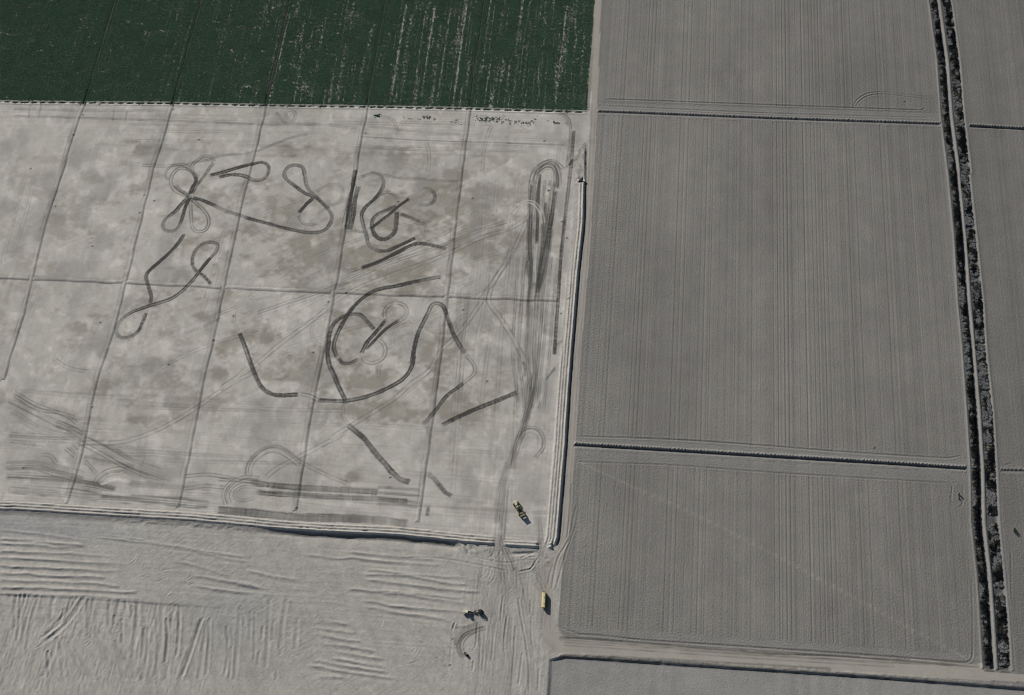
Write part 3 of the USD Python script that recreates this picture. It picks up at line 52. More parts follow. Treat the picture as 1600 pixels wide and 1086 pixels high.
'streak': [('band',1.6,[(-183.6,518,0.9),(-183.4,410.2,0.7)],{}),('band',1.2,[(-163.3,512.6,0.6),(-163.1,411,0.5)],{}),('band',1.5,[(-155.2,516.8,0.8),(-155.4,409.4,0.6)],{}),('band',1.3,[(-139.8,511.3,0.6),(-139.8,410,0.6)],{}),('band',1.5,[(-124.8,519.7,0.8),(-124.8,410.5,0.8)],{}),('band',2.5,[(-175.8,506.3,0.5),(-177,472.9,0.4),(-174.9,408.7,0.2)],{}),('band',1.6,[(-301.7,504.5,0.6),(-302.7,407.7,0.7)],{}),('band',1.6,[(-296.5,504.7,0.7),(-298.2,404.2,0.8)],{}),('band',1.4,[(-104,448.5,0.5),(-104,418.7,0.3)],{}),('band',1.2,[(-90.9,445.2,0.5),(-88.9,413.7,0.4)],{}),('band',1,[(-90.2,510.8,0.5),(-88.8,487.3,0.4)],{}),('band',1,[(-77.3,453.2,0.5),(-76.8,417.8,0.5)],{}),('band',1.3,[(-28.4,520.5,0.8),(-30.9,406.7,0.7)],{}),('band',1,[(-61.6,503.8,0.5),(-62.3,412.8,0.5)],{}),('band',1,[(-47,502.3,0.4),(-46.8,413.4,0.4)],{}),('band',1,[(-68.8,463,0.5),(-70.3,419.9,0.4)],{}),('band',1.2,[(-32.6,493,0.4),(-32.6,410.3,0.4)],{}),('band',1.2,[(-9.1,422.1,0.6),(-7.7,411.2,0.5)],{}),('band',1.2,[(-20.1,421.7,0.5),(-19.9,407.1,0.4)],{}),('band',1.4,[(-1.8,523.3,0.8),(-1.8,470.9,0.5),(-2.2,429.7,0.5)],{}),('band',1.5,[(-498.8,498.7,0.3),(-501.3,472.4,0.35),(-503.1,434.9,0.2)],{}),('band',1.2,[(-391.7,499.8,0.4),(-392.3,467.9,0.45),(-393.1,419.5,0.4)],{}),('band',1.2,[(-476.2,503.4,0.2),(-477.6,475.1,0.2)],{}),('band',4,[(-144.6,485.6,0.3),(-147.1,428.3,0.3)],{}),('band',4,[(-131.7,480.2,0.3),(-133.8,457,0.3)],{}),('band',3,[(-235.1,467.1,0.35),(-235.1,406.5,0.35)],{}),('band',2,[(-259.9,447,0.6),(-258.9,435.6,0.5)],{})],
'streakblob': [('blob',1,[(-323.1,485.9,0.8),(-267.3,416.5,0.6),(-270.6,465,0.4),(-244.4,492.3,0.8),(-244.4,437.1),(-262.8,484.8,0.35),(-276.2,423.7,0.35),(-262.7,435.5,0.3),(-260.3,411.1,0.4),(-228.1,504.7,0.4),(-236,504.5,0.5)],{}),('blob',2,[(-327.3,485.8,0.8),(-420.7,444.5,0.5),(-434.1,468.6,0.4),(-453.9,457.1,0.4),(-463.9,451.8,0.4),(-332.7,414.1,0.5),(-322.3,416.4,0.6),(-321.7,429.7,0.4),(-518,449.1,0.3)],{})],
'weed': [('band',5,[(-105.2,386.7,0.2),(-97.8,385.7),(-80,384.6),(-68.6,384,0.7),(-62.7,383,0.5),(-52.4,382.5,0.9),(-46.9,386.3,0.5)],{}),('band',2.5,[(-39.5,384.8,0.2),(-21.9,383.7,0.5)],{}),('band',3,[(-168.8,384.3,0.25),(-156.8,383.8,0.2),(-145.8,385.5,0.6),(-137.4,383.7,0.1)],{}),('band',5,[(-125.3,381.4,0.2),(-118.1,382.6,0.3),(-114.9,380,0.2)],{}),('band',2,[(-195.1,385.6,0.5),(-190.7,386.5,0.5)],{})],
'levee_ns': [('path',1,[(0.2,361.9),(2.2,320.8),(4.2,279.7),(2.8,231.6),(2.7,192.7),(2.3,157.4),(2.2,120.8),(2.9,72.2),(2.7,31.9),(2.4,7.9),(2.3,-5),(0.1,-15.3),(-5.3,-21.7)],{})],
'levee_ew': [('path',1,[(-661,-19.7),(-465.5,-15),(-434.1,-12),(-364.9,-12.2),(-286.4,-11.6),(-234.7,-13.2),(-196.2,-13.9),(-120.3,-12.7),(-76.4,-14.2),(-72.9,-14.6),(-38.2,-15.3),(-11.2,-15)],{})],
'road': [('band',6,[(1.3,553.3),(1.3,521.4),(4.8,401),(6.3,317.6),(6.9,245.7),(6,157.6),(6.5,72.4),(6.2,32.1),(6.4,0.4),(4.1,-16),(-1.9,-28),(-5.7,-35.7),(-3.7,-55.2),(-1.6,-76.8),(1.8,-83.7)],{}),('band',10,[(-6,-30.8),(-3.7,-55.2),(-0.4,-79.1)],{}),('band',12,[(0.6,-86.1),(20.5,-88),(67.3,-86.4),(159.7,-86.6),(250.3,-85),(312.7,-84),(365.8,-81.8)],{})],
'roadrut': [('twin',3.2,[(1.3,553.3),(1.3,521.4),(4.8,401),(6.3,317.6),(6.9,245.7),(6,157.6),(6.5,72.4),(6.2,32.1),(6.4,0.4),(4.1,-16)],{'dark':0.16}),('twin',2.2,[(6.9,-81.9),(43.7,-81.6),(159.7,-82),(250.5,-80.8),(308.6,-79.7)],{'dark':0.3}),('twin',2.2,[(10.9,-85.9),(67.3,-85.5),(159.7,-85.2),(250.3,-84.1)],{'dark':0.22}),('band',1.3,[(6.9,-81.9,0.4),(22.4,-81.2,0.5),(67.1,-81.3,0.4),(159.7,-82,0.6),(205.3,-80.5,0.5),(295.2,-80.7,0.4)],{}),('band',3,[(11.6,-95.2,0.35),(44.3,-93.7,0.4),(113.8,-92.3,0.3),(205.1,-90.6,0.3)],{}),('zone',4,[(-6.2,-76.3,0.15),(-4.2,-81.2,0.2),(2,-86.5,0.22),(5.5,-89.6,0.3),(-0.5,-96.6,0.2),(-7.7,-99.6,0.35)],{}),('zone',5,[(-29.4,-26.9,0.35),(-21.4,-25.6,0.4),(-14.2,-25.5,0.35)],{}),('zone',6,[(-41.7,0.9,0.2),(-41.6,-9.3,0.3),(-36.5,-20.8,0.4),(-32.5,-28.8,0.4),(-30.4,-34.5,0.3),(-29.3,-32.6,0.3),(-28.2,-44.7,0.2)],{}),('band',2,[(-6,-26.2,0.4),(-2.1,-24.2,0.5)],{}),('zone',5,[(-26.8,119.4,0.3),(-30.3,97.8,0.35),(-33.6,75.3,0.2)],{})],
'ridge': [('ridge',3.2,[(-442.8,-28.2,0.6),(-429.1,-28.4,0.6),(-395.8,-30,0.5),(-368.4,-32,0.2)],{'h':0.5}),('ridge',3.2,[(-440.9,-34.9,0.6),(-427.4,-34.7,0.6),(-408.7,-34.7,0.2)],{'h':0.5}),('ridge',3.2,[(-413.6,-35.8,0.2),(-390.4,-36,0.9),(-370,-36.2),(-367.4,-36.1,0.1)],{'h':0.5}),('ridge',3.2,[(-439.8,-38.7,0.9),(-426.3,-38.4,0.9),(-383.3,-38.7,0.6),(-370.6,-38.5,0.1)],{'h':0.5}),('ridge',3.2,[(-438,-45,0.7),(-424.6,-44.7,0.8),(-392.2,-43.8,0.6),(-349.1,-43.3,0.3),(-339,-43.4,0.1)],{'h':0.5}),('ridge',3.2,[(-436.4,-50.6,0.7),(-423.1,-50.3,0.9),(-390.8,-49.3,0.9),(-362.9,-49.3,0.5),(-327.6,-49.4,0.15)],{'h':0.5}),('ridge',3.2,[(-434.8,-56.5,0.9),(-421.4,-56.5),(-395.4,-55.9,0.9),(-351.4,-54.8,0.4),(-326.6,-53.7,0.1)],{'h':0.5}),('ridge',3.2,[(-433.1,-62.3,0.7),(-419.8,-62,0.8),(-383.8,-61.4,0.8),(-345.1,-60.3,0.8),(-342.5,-60.4,0.1)],{'h':0.5}),('ridge',3.2,[(-431.6,-67.8,0.6),(-418.3,-67.5,0.7),(-386.3,-66.5,0.6),(-355.1,-65.6,0.6),(-336.2,-66.1,0.8),(-331.2,-66,0.1)],{'h':0.5}),('ridge',3.2,[(-430,-73.3,0.9),(-416.8,-73),(-384.9,-71.7,0.8),(-352.6,-70.7,0.7),(-322.8,-70.1,0.6),(-315.7,-68.6,0.1)],{'h':0.5}),('ridge',3.2,[(-428.6,-78.1,0.3),(-415.4,-77.8,0.35),(-371.3,-75.9,0.35),(-321.5,-75.5,0.35),(-309.2,-75.2,0.1)],{'h':0.5}),('ridge',3.2,[(-363.1,-27.8,0.2),(-345.1,-28.5,0.6),(-319.4,-30,0.4),(-287.3,-32.8,0.5),(-274.4,-34.5,0.8),(-242.9,-36.1,0.6),(-235.3,-36.8,0.1)],{'h':0.5}),('ridge',3.2,[(-280.6,-34.9,0.2),(-261.3,-37.4,0.5),(-242.2,-39.8,0.5),(-234.7,-40.5,0.1)],{'h':0.5}),('ridge',3.2,[(-296.4,-42.9,0.1),(-284.8,-44.6,0.5),(-271.9,-46.8,0.3),(-252.3,-51.6,0.4),(-246,-52.4,0.1)],{'h':0.5}),('ridge',3.2,[(-279.1,-54.1,0.2),(-270.3,-54.7,0.6),(-251.4,-56.5,0.7),(-226.7,-59.1,0.8),(-217,-64.9,0.3),(-204.8,-65.1,0.1)],{'h':0.5}),('ridge',3.2,[(-276.5,-60.7,0.2),(-256.1,-63.6,0.7),(-225.7,-64.5,0.5)],{'h':0.5}),('ridge',3.2,[(-238.7,-46.6,0.2),(-228.1,-48.4,0.8),(-219.7,-49.9,0.7),(-197,-51.9,0.3),(-191.8,-52.5,0.1)],{'h':0.5}),('ridge',3.2,[(-244.9,-57.2,0.2),(-236.4,-58.7,0.7),(-224,-59.8,0.6),(-212.7,-60.6,0.2)],{'h':0.5}),('ridge',3.2,[(-195.3,-31.2,0.2),(-185,-32.1,0.5),(-167.5,-33,0.4),(-154.6,-31,0.5),(-144.3,-31.9),(-129.1,-32.4,0.9),(-98.9,-32.4,0.3),(-78.8,-32.5,0.2)],{'h':0.5}),('ridge',3.2,[(-160.3,-26.5,0.2),(-152.1,-27.3,0.6),(-129.6,-28.3,0.5),(-109.4,-28.5,0.5),(-89.3,-28.1,0.3)],{'h':0.5}),('ridge',3.2,[(-144.1,-40.1,0.2),(-127.9,-40.7,0.6),(-117.9,-40.8,0.7),(-79.8,-41.2,0.4),(-67.9,-41.4,0.2),(-45.1,-43,0.3),(-42.6,-43.4,0.1)],{'h':0.5}),('ridge',3.2,[(-146.6,-43.8,0.2),(-137.6,-43.7,0.6),(-112.6,-43,0.7),(-97.5,-43.5,0.7),(-79.3,-45.7,0.6),(-62.5,-46.1,0.5)],{'h':0.5}),('ridge',3.2,[(-145,-48.3,0.2),(-136.9,-48.4,0.7),(-116.8,-48.8,0.6),(-78.7,-51.2,0.7),(-54,-51,0.7),(-52.8,-51.1,0.1)],{'h':0.5}),('ridge',3.2,[(-158.9,-56.3,0.2),(-150.9,-56,0.6),(-140.9,-56,0.7),(-115.9,-55.8,0.6),(-78.1,-57.1,0.5),(-66.2,-57.3,0.2)],{'h':0.5}),('ridge',3.2,[(-130.8,-56.8,0.4),(-123.7,-57.6,0.8),(-110.7,-57.4,0.7),(-77.7,-60.1,0.5),(-60.9,-60.9,0.3)],{'h':0.5}),('ridge',3.2,[(-143.8,-63.8,0.3),(-129.7,-64.8,0.6),(-119.6,-66,0.9),(-110.6,-66.4),(-104.6,-67,0.6),(-77,-67,0.4),(-60.3,-66.8,0.2)],{'h':0.5}),('ridge',3.2,[(-141.1,-68.6,0.2),(-123.9,-70.3,0.6),(-113.9,-71.6,0.6),(-94,-72.6,0.6),(-76.1,-74.8,0.6),(-70.6,-78.4,0.3),(-51.6,-75.3,0.2)],{'h':0.5}),('ridge',3.2,[(-174,-81.3,0.1),(-162,-81.9,0.4),(-153.9,-82.8,0.7),(-148.9,-83.1,0.1)],{'h':0.5}),('ridge',3.2,[(-177.1,-86.7,0.1),(-161.1,-87.9,0.5),(-146,-89.6,0.4),(-143,-89.8,0.1)],{'h':0.5}),('ridge',3.2,[(-176.3,-91.6,0.1),(-160.2,-93.5,0.6),(-138.3,-94.8,0.4),(-136.3,-95.2,0.1)],{'h':0.5}),('ridge',3.2,[(-170.3,-98.6,0.1),(-149.4,-99.5,0.6),(-128.5,-101.8,0.8),(-125.5,-102.1,0.1)],{'h':0.5}),('ridge',3.2,[(-159.7,-103.2,0.1),(-143.7,-104.9,0.6),(-120.9,-107,0.7),(-118,-107.3,0.1)],{'h':0.5}),('ridge',3.2,[(-164.7,-108.8,0.1),(-147.9,-109.5,0.8),(-128.1,-111.4,0.6),(-117.3,-112.5,0.3)],{'h':0.5}),('ridge',3.2,[(-176.2,-110.6,0.1),(-159.2,-112.7,0.7),(-142.3,-114.3),(-123.8,-114.9,0.9),(-114.9,-116.1,0.2)],{'h':0.5}),('ridge',3.2,[(-179.3,-115.6,0.2),(-166.5,-116.1,0.8),(-146.7,-117.5,0.6),(-117.3,-119.6,0.6),(-107.5,-120.3,0.2)],{'h':0.5}),('ridge',3.2,[(-169.3,-123,0.3),(-146,-122.2,0.5)],{'h':0.5})],
'furrow': [('furrow',1.2,[(-36.4,-53,0.6),(-36.8,-62.5,0.8),(-36.8,-72.6,0.5)],{}),('furrow',1.2,[(-32.2,-68.1,0.7),(-32.8,-82.4,0.8),(-32.4,-92.3,0.5),(-30.2,-97.9,0.2)],{}),('furrow',1.2,[(-40.4,-73.7,0.7),(-40.7,-88,0.6),(-40.7,-102,0.5)],{}),('furrow',1.2,[(-41.9,-74.7,0.4),(-41,-102,0.3)],{}),('furrow',1.2,[(-53.9,-75.5,0.9),(-53.6,-83.9,0.8),(-53.6,-92.2,0.5),(-54.9,-95.6,0.3)],{}),('furrow',1.2,[(-53.9,-103,0.7),(-54,-110.3,0.6)],{}),('furrow',1.2,[(-25.1,-75.1,0.5),(-24.7,-99.2,0.6),(-24.3,-117.8,0.5),(-24.7,-121.9,0.3)],{}),('furrow',1.2,[(-18.5,-94.6,0.4),(-19.1,-111,0.5),(-19.4,-117.5,0.5)],{}),('furrow',1.2,[(-25,-54.8,0.9),(-22,-67.3,0.9),(-17.2,-84.6,0.8),(-14,-98.4,0.8),(-12.8,-106.5,0.6),(-11.4,-120.9,0.6)],{}),('furrow',1.2,[(-25.6,-35,0.7),(-22.9,-42.6,0.6),(-19.4,-57,0.5)],{}),('furrow',1.2,[(-14.3,-67.6,0.5),(-12.9,-81,0.5),(-9.7,-95.6,0.4)],{}),('furrow',1.2,[(-5.4,-105.9,0.5),(-4.8,-120.4,0.5)],{}),('furrow',1.2,[(-63.3,-76.2,0.3),(-62.7,-82.9,0.3)],{}),('furrow',1.2,[(-51.1,-80.4,0.3),(-49.4,-105.1,0.3)],{}),('furrow',1.2,[(-47.6,-76.8,0.3),(-46.5,-109.8,0.3)],{}),('furrow',1.2,[(-70.9,-75.9,0.9),(-71.6,-81,0.6)],{}),('furrow',1.2,[(-28.2,-68.6,0.3),(-27.8,-87,0.3)],{}),('furrow',1.2,[(-15.5,-55,0.4),(-15.1,-65.2,0.4)],{}),('furrow',1.2,[(-1.5,-28.1,0.3),(-4.5,-44.8,0.3)],{}),('furrow',1.2,[(13.4,21.7,0.5),(9.5,-5.9,0.5),(2.5,-21.4,0.5),(-0.6,-45.2,0.4)],{}),('furrow',1.2,[(14.4,6.3,0.4),(7.3,-21.1,0.5),(2.6,-45,0.4)],{}),('furrow',1.2,[(9,38.9,0.6),(9.3,21.5,0.6),(8.6,-4.2,0.6)],{}),('furrow',1.2,[(-62.2,-24.6,0.3),(-39.1,-27.6,0.5),(-29.5,-26.5,0.3)],{}),('furrow',1.2,[(-111.1,-28.3,0.4),(-86.5,-27.5,0.4),(-61.7,-30,0.4),(-36.9,-33.7,0.6)],{}),('furrow',1.2,[(-26.4,-33.8,0.7),(-22.5,-32.7,0.8),(-17.7,-31.1,0.8),(-14.9,-26,0.6),(-12.8,-22.5,0.3)],{}),('furrow',1.2,[(-25.7,-22.9,0.5),(-19.5,-19.6,0.6)],{}),('furrow',1.2,[(-20.1,-22.1,0.5),(-15.3,-21,0.5)],{}),('furrow',1.2,[(5.2,-73,0.2),(14.5,-75.6,0.5),(22.1,-78,0.7),(29.3,-77.9,0.7),(41.1,-77.9,0.7),(67,-78.9,0.7),(159.7,-78.3,0.8),(250.6,-78.1,0.7),(290.9,-78.3,0.7),(302.2,-77,0.6),(304.8,-70.9,0.5),(308.5,-13.9,0.2)],{}),('furrow',1.2,[(15.2,412.3,0.8),(160.8,411.2,0.8),(295.5,410.6,0.8),(299,413.6,0.3)],{}),('furrow',1.2,[(9.2,404.8,0.4),(160.8,402,0.6),(299.5,402.4,0.4)],{}),('furrow',1.2,[(8.4,513.7,0.5),(12.7,415.8,0.7),(11.3,408.5,0.2)],{}),('furrow',1.2,[(10.6,79.3,0.5),(85.3,81.1,0.8),(160.1,80.3,0.8),(209.2,79,0.7),(296.5,78.6,0.7),(306.2,80.8,0.3)],{}),('furrow',1.2,[(13.5,57.7,0.3),(86,59.5,0.5),(160,58.3,0.5),(295.2,58,0.4)],{}),('furrow',1.2,[(235.8,412.2,0.4),(240.3,420.4,0.5),(249,427,0.5),(260.3,429.2,0.5),(274.3,428.3,0.5),(302.2,425.3,0.4)],{}),('furrow',1.2,[(237.9,412.3,0.3),(243.1,419.6,0.4),(251.7,425.3,0.4),(260.2,426.8,0.4),(274.2,426.1,0.4),(302,422.7,0.4)],{}),('furrow',1.2,[(-360.5,-27.9,0.4),(-351.6,-28,0.5),(-322,-29.5,0.5)],{}),('furrow',1.2,[(-302.1,-51.4,0.4),(-291.3,-49.4,0.3)],{}),('furrow',1.2,[(298.9,56,0.4),(297.4,42.9,0.4),(300.1,39.3,0.4),(303.7,39.5,0.4),(305.7,43.5,0.4),(306.6,56.5,0.3)],{}),('furrow',1.2,[(-84,-77.6,0.5),(-70.7,-88.6,0.5)],{}),('furrow',1.2,[(-97.2,-78.5,0.4),(-71.1,-95.8,0.4)],{}),('furrow',1.2,[(-105.6,-79.1,0.4),(-72.8,-101.8,0.4)],{}),('furrow',1.2,[(-118.3,-75.2,0.3),(-73.2,-108.9,0.4)],{}),('furrow',1.2,[(-71.4,-76.7,0.8),(-72,-81.6,0.4),(-71.1,-106.4,0.3)],{}),('furrow',1.2,[(337.8,5.6,0.3),(335.3,-30.9,0.3)],{}),('furrow',1.2,[(339,75.5,0.4),(344.5,77.2,0.5)],{}),('furrow',2,[(-406,-77.7,0.7),(-405.9,-94.2,0.6),(-403.2,-113.2,0.5)],{}),('furrow',2,[(-409.7,-78,0.8),(-406.5,-96.7,0.6)],{}),('furrow',2,[(-398.1,-79,0.3),(-399.7,-96.2,0.4),(-398.3,-115.2,0.3)],{}),('furrow',2,[(-360.8,-77.6,0.3),(-369.2,-94,0.4),(-383.7,-109.4,0.4)],{}),('furrow',2,[(-367.3,-76.9,0.3),(-374,-94.3,0.3)],{}),('furrow',2,[(-320.3,-80.8,0.8),(-318,-87.9,0.5)],{}),('furrow',2,[(-306.8,-96.7,0.9),(-304.8,-108.4,0.7),(-301.9,-129.2,0.4)],{}),('furrow',2,[(-290.9,-88.4,0.9),(-287.5,-101.2,0.9),(-285,-121,0.8)],{}),('furrow',2,[(-283.3,-78.2,0.3),(-280,-93.6),(-277.1,-115.7,0.6)],{}),('furrow',2,[(-325.4,-90.9,0.5),(-321,-109.6,0.6)],{}),('furrow',2,[(-332,-88.9,0.6),(-330.3,-96,0.7)],{}),('furrow',2,[(-263.8,-86.4,0.5),(-266.4,-109.1,0.5),(-269.5,-129.1,0.5)],{}),('furrow',2,[(-257.8,-86,0.5),(-254.2,-107.1,0.5),(-251.8,-127.8,0.3)],{}),('furrow',2,[(-243.4,-90.9,0.5),(-238.4,-110.6,0.4),(-237.7,-126.7,0.4)],{}),('furrow',2,[(-236.9,-105.8,0.4),(-233.7,-128.7,0.5)],{}),('furrow',2,[(-346.2,-106.7,0.6),(-330.2,-122,0.5),(-317.7,-133.8,0.4)],{}),('furrow',2,[(-327.5,-107.7,0.5),(-315.9,-120.9,0.6),(-306.1,-131.8,0.5)],{}),('furrow',2,[(-363.4,-111.5,0.5),(-354.2,-123.8,0.5),(-343.6,-136.9,0.4)],{}),('furrow',2,[(-371.3,-109.7,0.4),(-356.1,-135.5,0.3)],{}),('furrow',2,[(-377.3,-119.6,0.8),(-374.3,-128.7,0.7),(-371.3,-137.8,0.4)],{}),('furrow',2,[(-300.8,-79.5,0.3),(-291.5,-119.1,0.4),(-291.4,-133,0.4)],{}),('furrow',2,[(-233.9,-77.1,0.4),(-229.9,-88.8,0.5)],{}),('furrow',2,[(-355.6,-78.5,0.4),(-348.6,-109.2,0.3)],{}),('furrow',2,[(-326,-77.6,0.5),(-324,-83.5,0.5)],{}),('furrow',2,[(-223.9,-78.8,0.3),(-217.5,-113.7,0.3)],{}),('furrow',2,[(-215.7,-88.7,0.5),(-214.5,-98.4,0.4)],{}),('furrow',2,[(-215.2,-108.2,0.4),(-214.4,-117.8,0.4)],{}),('furrow',2,[(-202,-98.5,0.3),(-200,-104.2,0.5)],{}),('furrow',2,[(-208.3,-85.2,0.3),(-206.8,-99.8,0.3)],{}),('furrow',2,[(-226.8,-77.6,0.3),(-223.5,-101,0.3)],{}),('furrow',2,[(-199.8,-122.4,0.5),(-198.1,-126.7,0.6)],{}),('furrow',2.6,[(-368,-108.3,0.5),(-357.2,-121.6,0.5),(-346.3,-135.9,0.4)],{}),('furrow',2.6,[(-366,-106.3,0.4),(-350.6,-123.5,0.5),(-335.9,-138.6,0.4)],{}),('furrow',2.6,[(-347.9,-99.7,0.4),(-331.3,-117.4,0.6),(-312.4,-135.7,0.4)],{}),('furrow',2.6,[(-345.8,-98.3,0.3),(-324.4,-115.7,0.5),(-304.1,-135.1,0.4)],{}),('furrow',2.6,[(-370.1,-109.6,0.4),(-365,-124.6,0.4),(-358.5,-140.3,0.3)],{}),('furrow',2.6,[(-372.8,-108.6,0.4),(-372.8,-122.8,0.4),(-376.1,-138.2,0.4)],{}),('furrow',2.6,[(-358.7,-76.3,0.4),(-364.9,-91.3,0.5),(-372.8,-103.8,0.5),(-381.6,-112.8,0.3)],{}),('furrow',2.6,[(-363.6,-76.6,0.4),(-371,-91.7,0.5),(-381.9,-106.9,0.4)],{}),('furrow',2.6,[(-351,-76.9,0.3),(-350.9,-92.7,0.4),(-346.2,-106.7,0.4)],{}),('furrow',2.6,[(-264.8,-87.7,0.4),(-268.3,-111.6,0.5),(-271.1,-132.6,0.4)],{}),('furrow',2.6,[(-258.8,-87.3,0.3),(-258.1,-108.5,0.4),(-257,-131.6,0.3)],{}),('furrow',2.6,[(-316.5,-75.7,0.3),(-312.8,-97.1,0.5),(-311.1,-120.6,0.3)],{}),('furrow',2.6,[(-304.4,-96.5,0.5),(-300.4,-119.8,0.5),(-299.4,-134.8,0.4)],{}),('furrow',2.6,[(-296,-79.1,0.3),(-292.6,-102.8,0.4),(-288.8,-134,0.3)],{}),('furrow',2.6,[(-287.7,-83.4,0.4),(-285,-107,0.5),(-281.7,-133.4,0.3)],{}),('furrow',2.6,[(-338.5,-77.3,0.4),(-334.6,-98.7,0.3)],{}),('furrow',2.6,[(-331.2,-76.8,0.4),(-330.2,-91.2,0.4)],{}),('furrow',2.6,[(-395.9,-77.7,0.4),(-395.4,-103.1,0.4),(-392.7,-121.9,0.3)],{}),('furrow',2.6,[(-413.3,-78.9,0.4),(-407.6,-104,0.4)],{}),('furrow',2.6,[(-383.3,-78,0.3),(-382.6,-95,0.3)],{}),('furrow',2.6,[(-201.3,-67.8,0.3),(-200.6,-89.6,0.3),(-198.2,-108.9,0.3)],{}),('furrow',2.6,[(-214.3,-68.7,0.3),(-210.4,-96.2,0.35),(-208.2,-119.2,0.3)],{}),('furrow',2.6,[(-190.1,-81,0.25),(-188.1,-104.3,0.3)],{}),('furrow',2.6,[(-235.6,-74.8,0.3),(-232.6,-103.1,0.3),(-230,-129.6,0.3)],{})],
'paleline': [('line',1.5,[(13.5,57.7),(62,37.8),(111.6,17.2),(159.9,-5.4),(206.6,-28.3),(251.8,-51.4),(297.9,-74.1)],{})],
'bank': [('path',1.2,[(9.6,398.4),(46.6,398.3),(160.8,397),(308.5,396.5)],{}),('path',1.6,[(9.5,72.6),(60.5,72.5),(160,72.2),(257.6,71.9),(309.4,71.5)],{}),('path',1.5,[(335.4,395.4),(414.5,393)],{}),('path',1.2,[(337.1,71.6),(381.7,73.4)],{})],
'scarp': [('path',2.2,[(-8,-100.6),(3.3,-97.2),(8.4,-95.9),(11.6,-94.7),(67.6,-94.3),(159.7,-93.5),(227.5,-93),(285.5,-93.2),(364.6,-93.6)],{})],
'scarp2': [('path',1.5,[(7.4,-95.5),(6,-102.2),(4.8,-111.5),(4.8,-129.8)],{})],
'drain1': [('path',1,[(313,549.9),(314.2,532.4),(317,465.6),(316.5,404.7),(319,343.2),(319,343.2),(319.7,278.4),(318.6,216.9),(319.2,174.9),(318.9,118.6),(318.1,71.6),(315.6,28.1),(316.7,-14.2),(316.3,-44.1),(315.7,-77.8)],{})],
'drain2': [('path',1,[(323.2,550.2),(325.3,532.7),(327.7,463.3),(327.3,405.1),(327.4,343.6),(328.8,343.6),(328.5,278.9),(329.5,217.5),(328.2,175.4),(329.5,119.3),(328,72.2),(326.4,28.8),(326.7,-13.5),(326.9,-43.4),(326.2,-74.7)],{})],
'headgate': [('path',1,[(-4.3,322.1),(0.8,321.8)],{})],
'place_scraper': [(-26.9,9.8),(-34.3,21.6)],
'place_tank': [(-5.4,-60.5),(-5.9,-48.1)],
'place_tractor': [(-59.9,-67.7),(-64.8,-67.6)],
'place_plane': [(-51.3,-66.6),(-57.5,-67.3)],
'place_tractor2': [(-58.2,-100.1),(-61.1,-97.7)],
'place_pipe': [(303.2,49.7),(302.9,45.6)],
'place_bush': [(342,22.3),(341.9,23.3)],
'place_fieldtop': [(1.9,553.3),(14.2,408.6)],
'sunref': [(-4.7,-60.7),(-0.1,-64.9)],
'dots': [(-301.4,148.3),(-473.4,274.4),(-429,234.7),(-383.5,284.5),(-393.9,271.2),(-403.4,159.7),(-288.6,172),(-334.7,221),(-393.7,290),(-391.3,81.4),(-335.3,123.7),(-435.5,24.8),(-29.9,310.8),(-37.7,364),(-16.2,279.5),(-10.6,263.3),(-5.3,203.7),(-10.4,189.3),(-93,188.5),(-96.3,299.9),(-208.9,190.1),(-195,199.4),(-162.2,293.6),(-71.4,-87.9),(-71.5,-107.1),(-30.3,311.3),(74.7,295),(26.3,180.4),(346,344.4),(239.9,128.1),(241.5,84.1),(280.9,419.8),(-387.5,386),(-473.2,376.2),(-476,353.1),(-355.9,352.5),(-459.8,388.8),(-507.5,314.1),(-192.9,386),(-202,365.9),(-214.3,141.7),(-134.9,35.6),(-66.2,123.6),(-205.6,5.7)]}

# ------------------------------------------------------------------ helpers
used = {}
def path_of(name, parent='/World'):
    k = (parent, name); n = used.get(k, 0); used[k] = n + 1
    return f'{parent}/{name}' + (f'_{n:03d}' if n else '')
def tag(prim, label=None, cat=None, group=None, kind=None):
    p = prim.GetPrim() if hasattr(prim, 'GetPrim') else prim
    for k, v in (('label', label), ('category', cat), ('group', group), ('kind', kind)):
        if v: p.SetCustomDataByKey(k, v)
    return p
def plain(name, col, rough=.75, metal=0., var=.12, scale=3.0, spec=.3):
    return usdkit.material(stage, f'/World/Looks/{name}', {
        't': ('texture_coordinate', {}), 'n': ('noise_texture', {'scale': scale, 'detail': 4.0}),
        'r': ('rgb_ramp', {'ramp': [(0.3, tuple(c * (1 - var) for c in col)), (0.7, tuple(min(1, c * (1 + var)) for c in col))]}),
        'p': ('principled_bsdf', {'roughness': rough, 'metallic': metal, 'specular_ior_level': spec})},
        [('t.object', 'n.vector'), ('n.fac', 'r.fac'), ('r.color', 'p.base_color')], surface='p.BSDF')
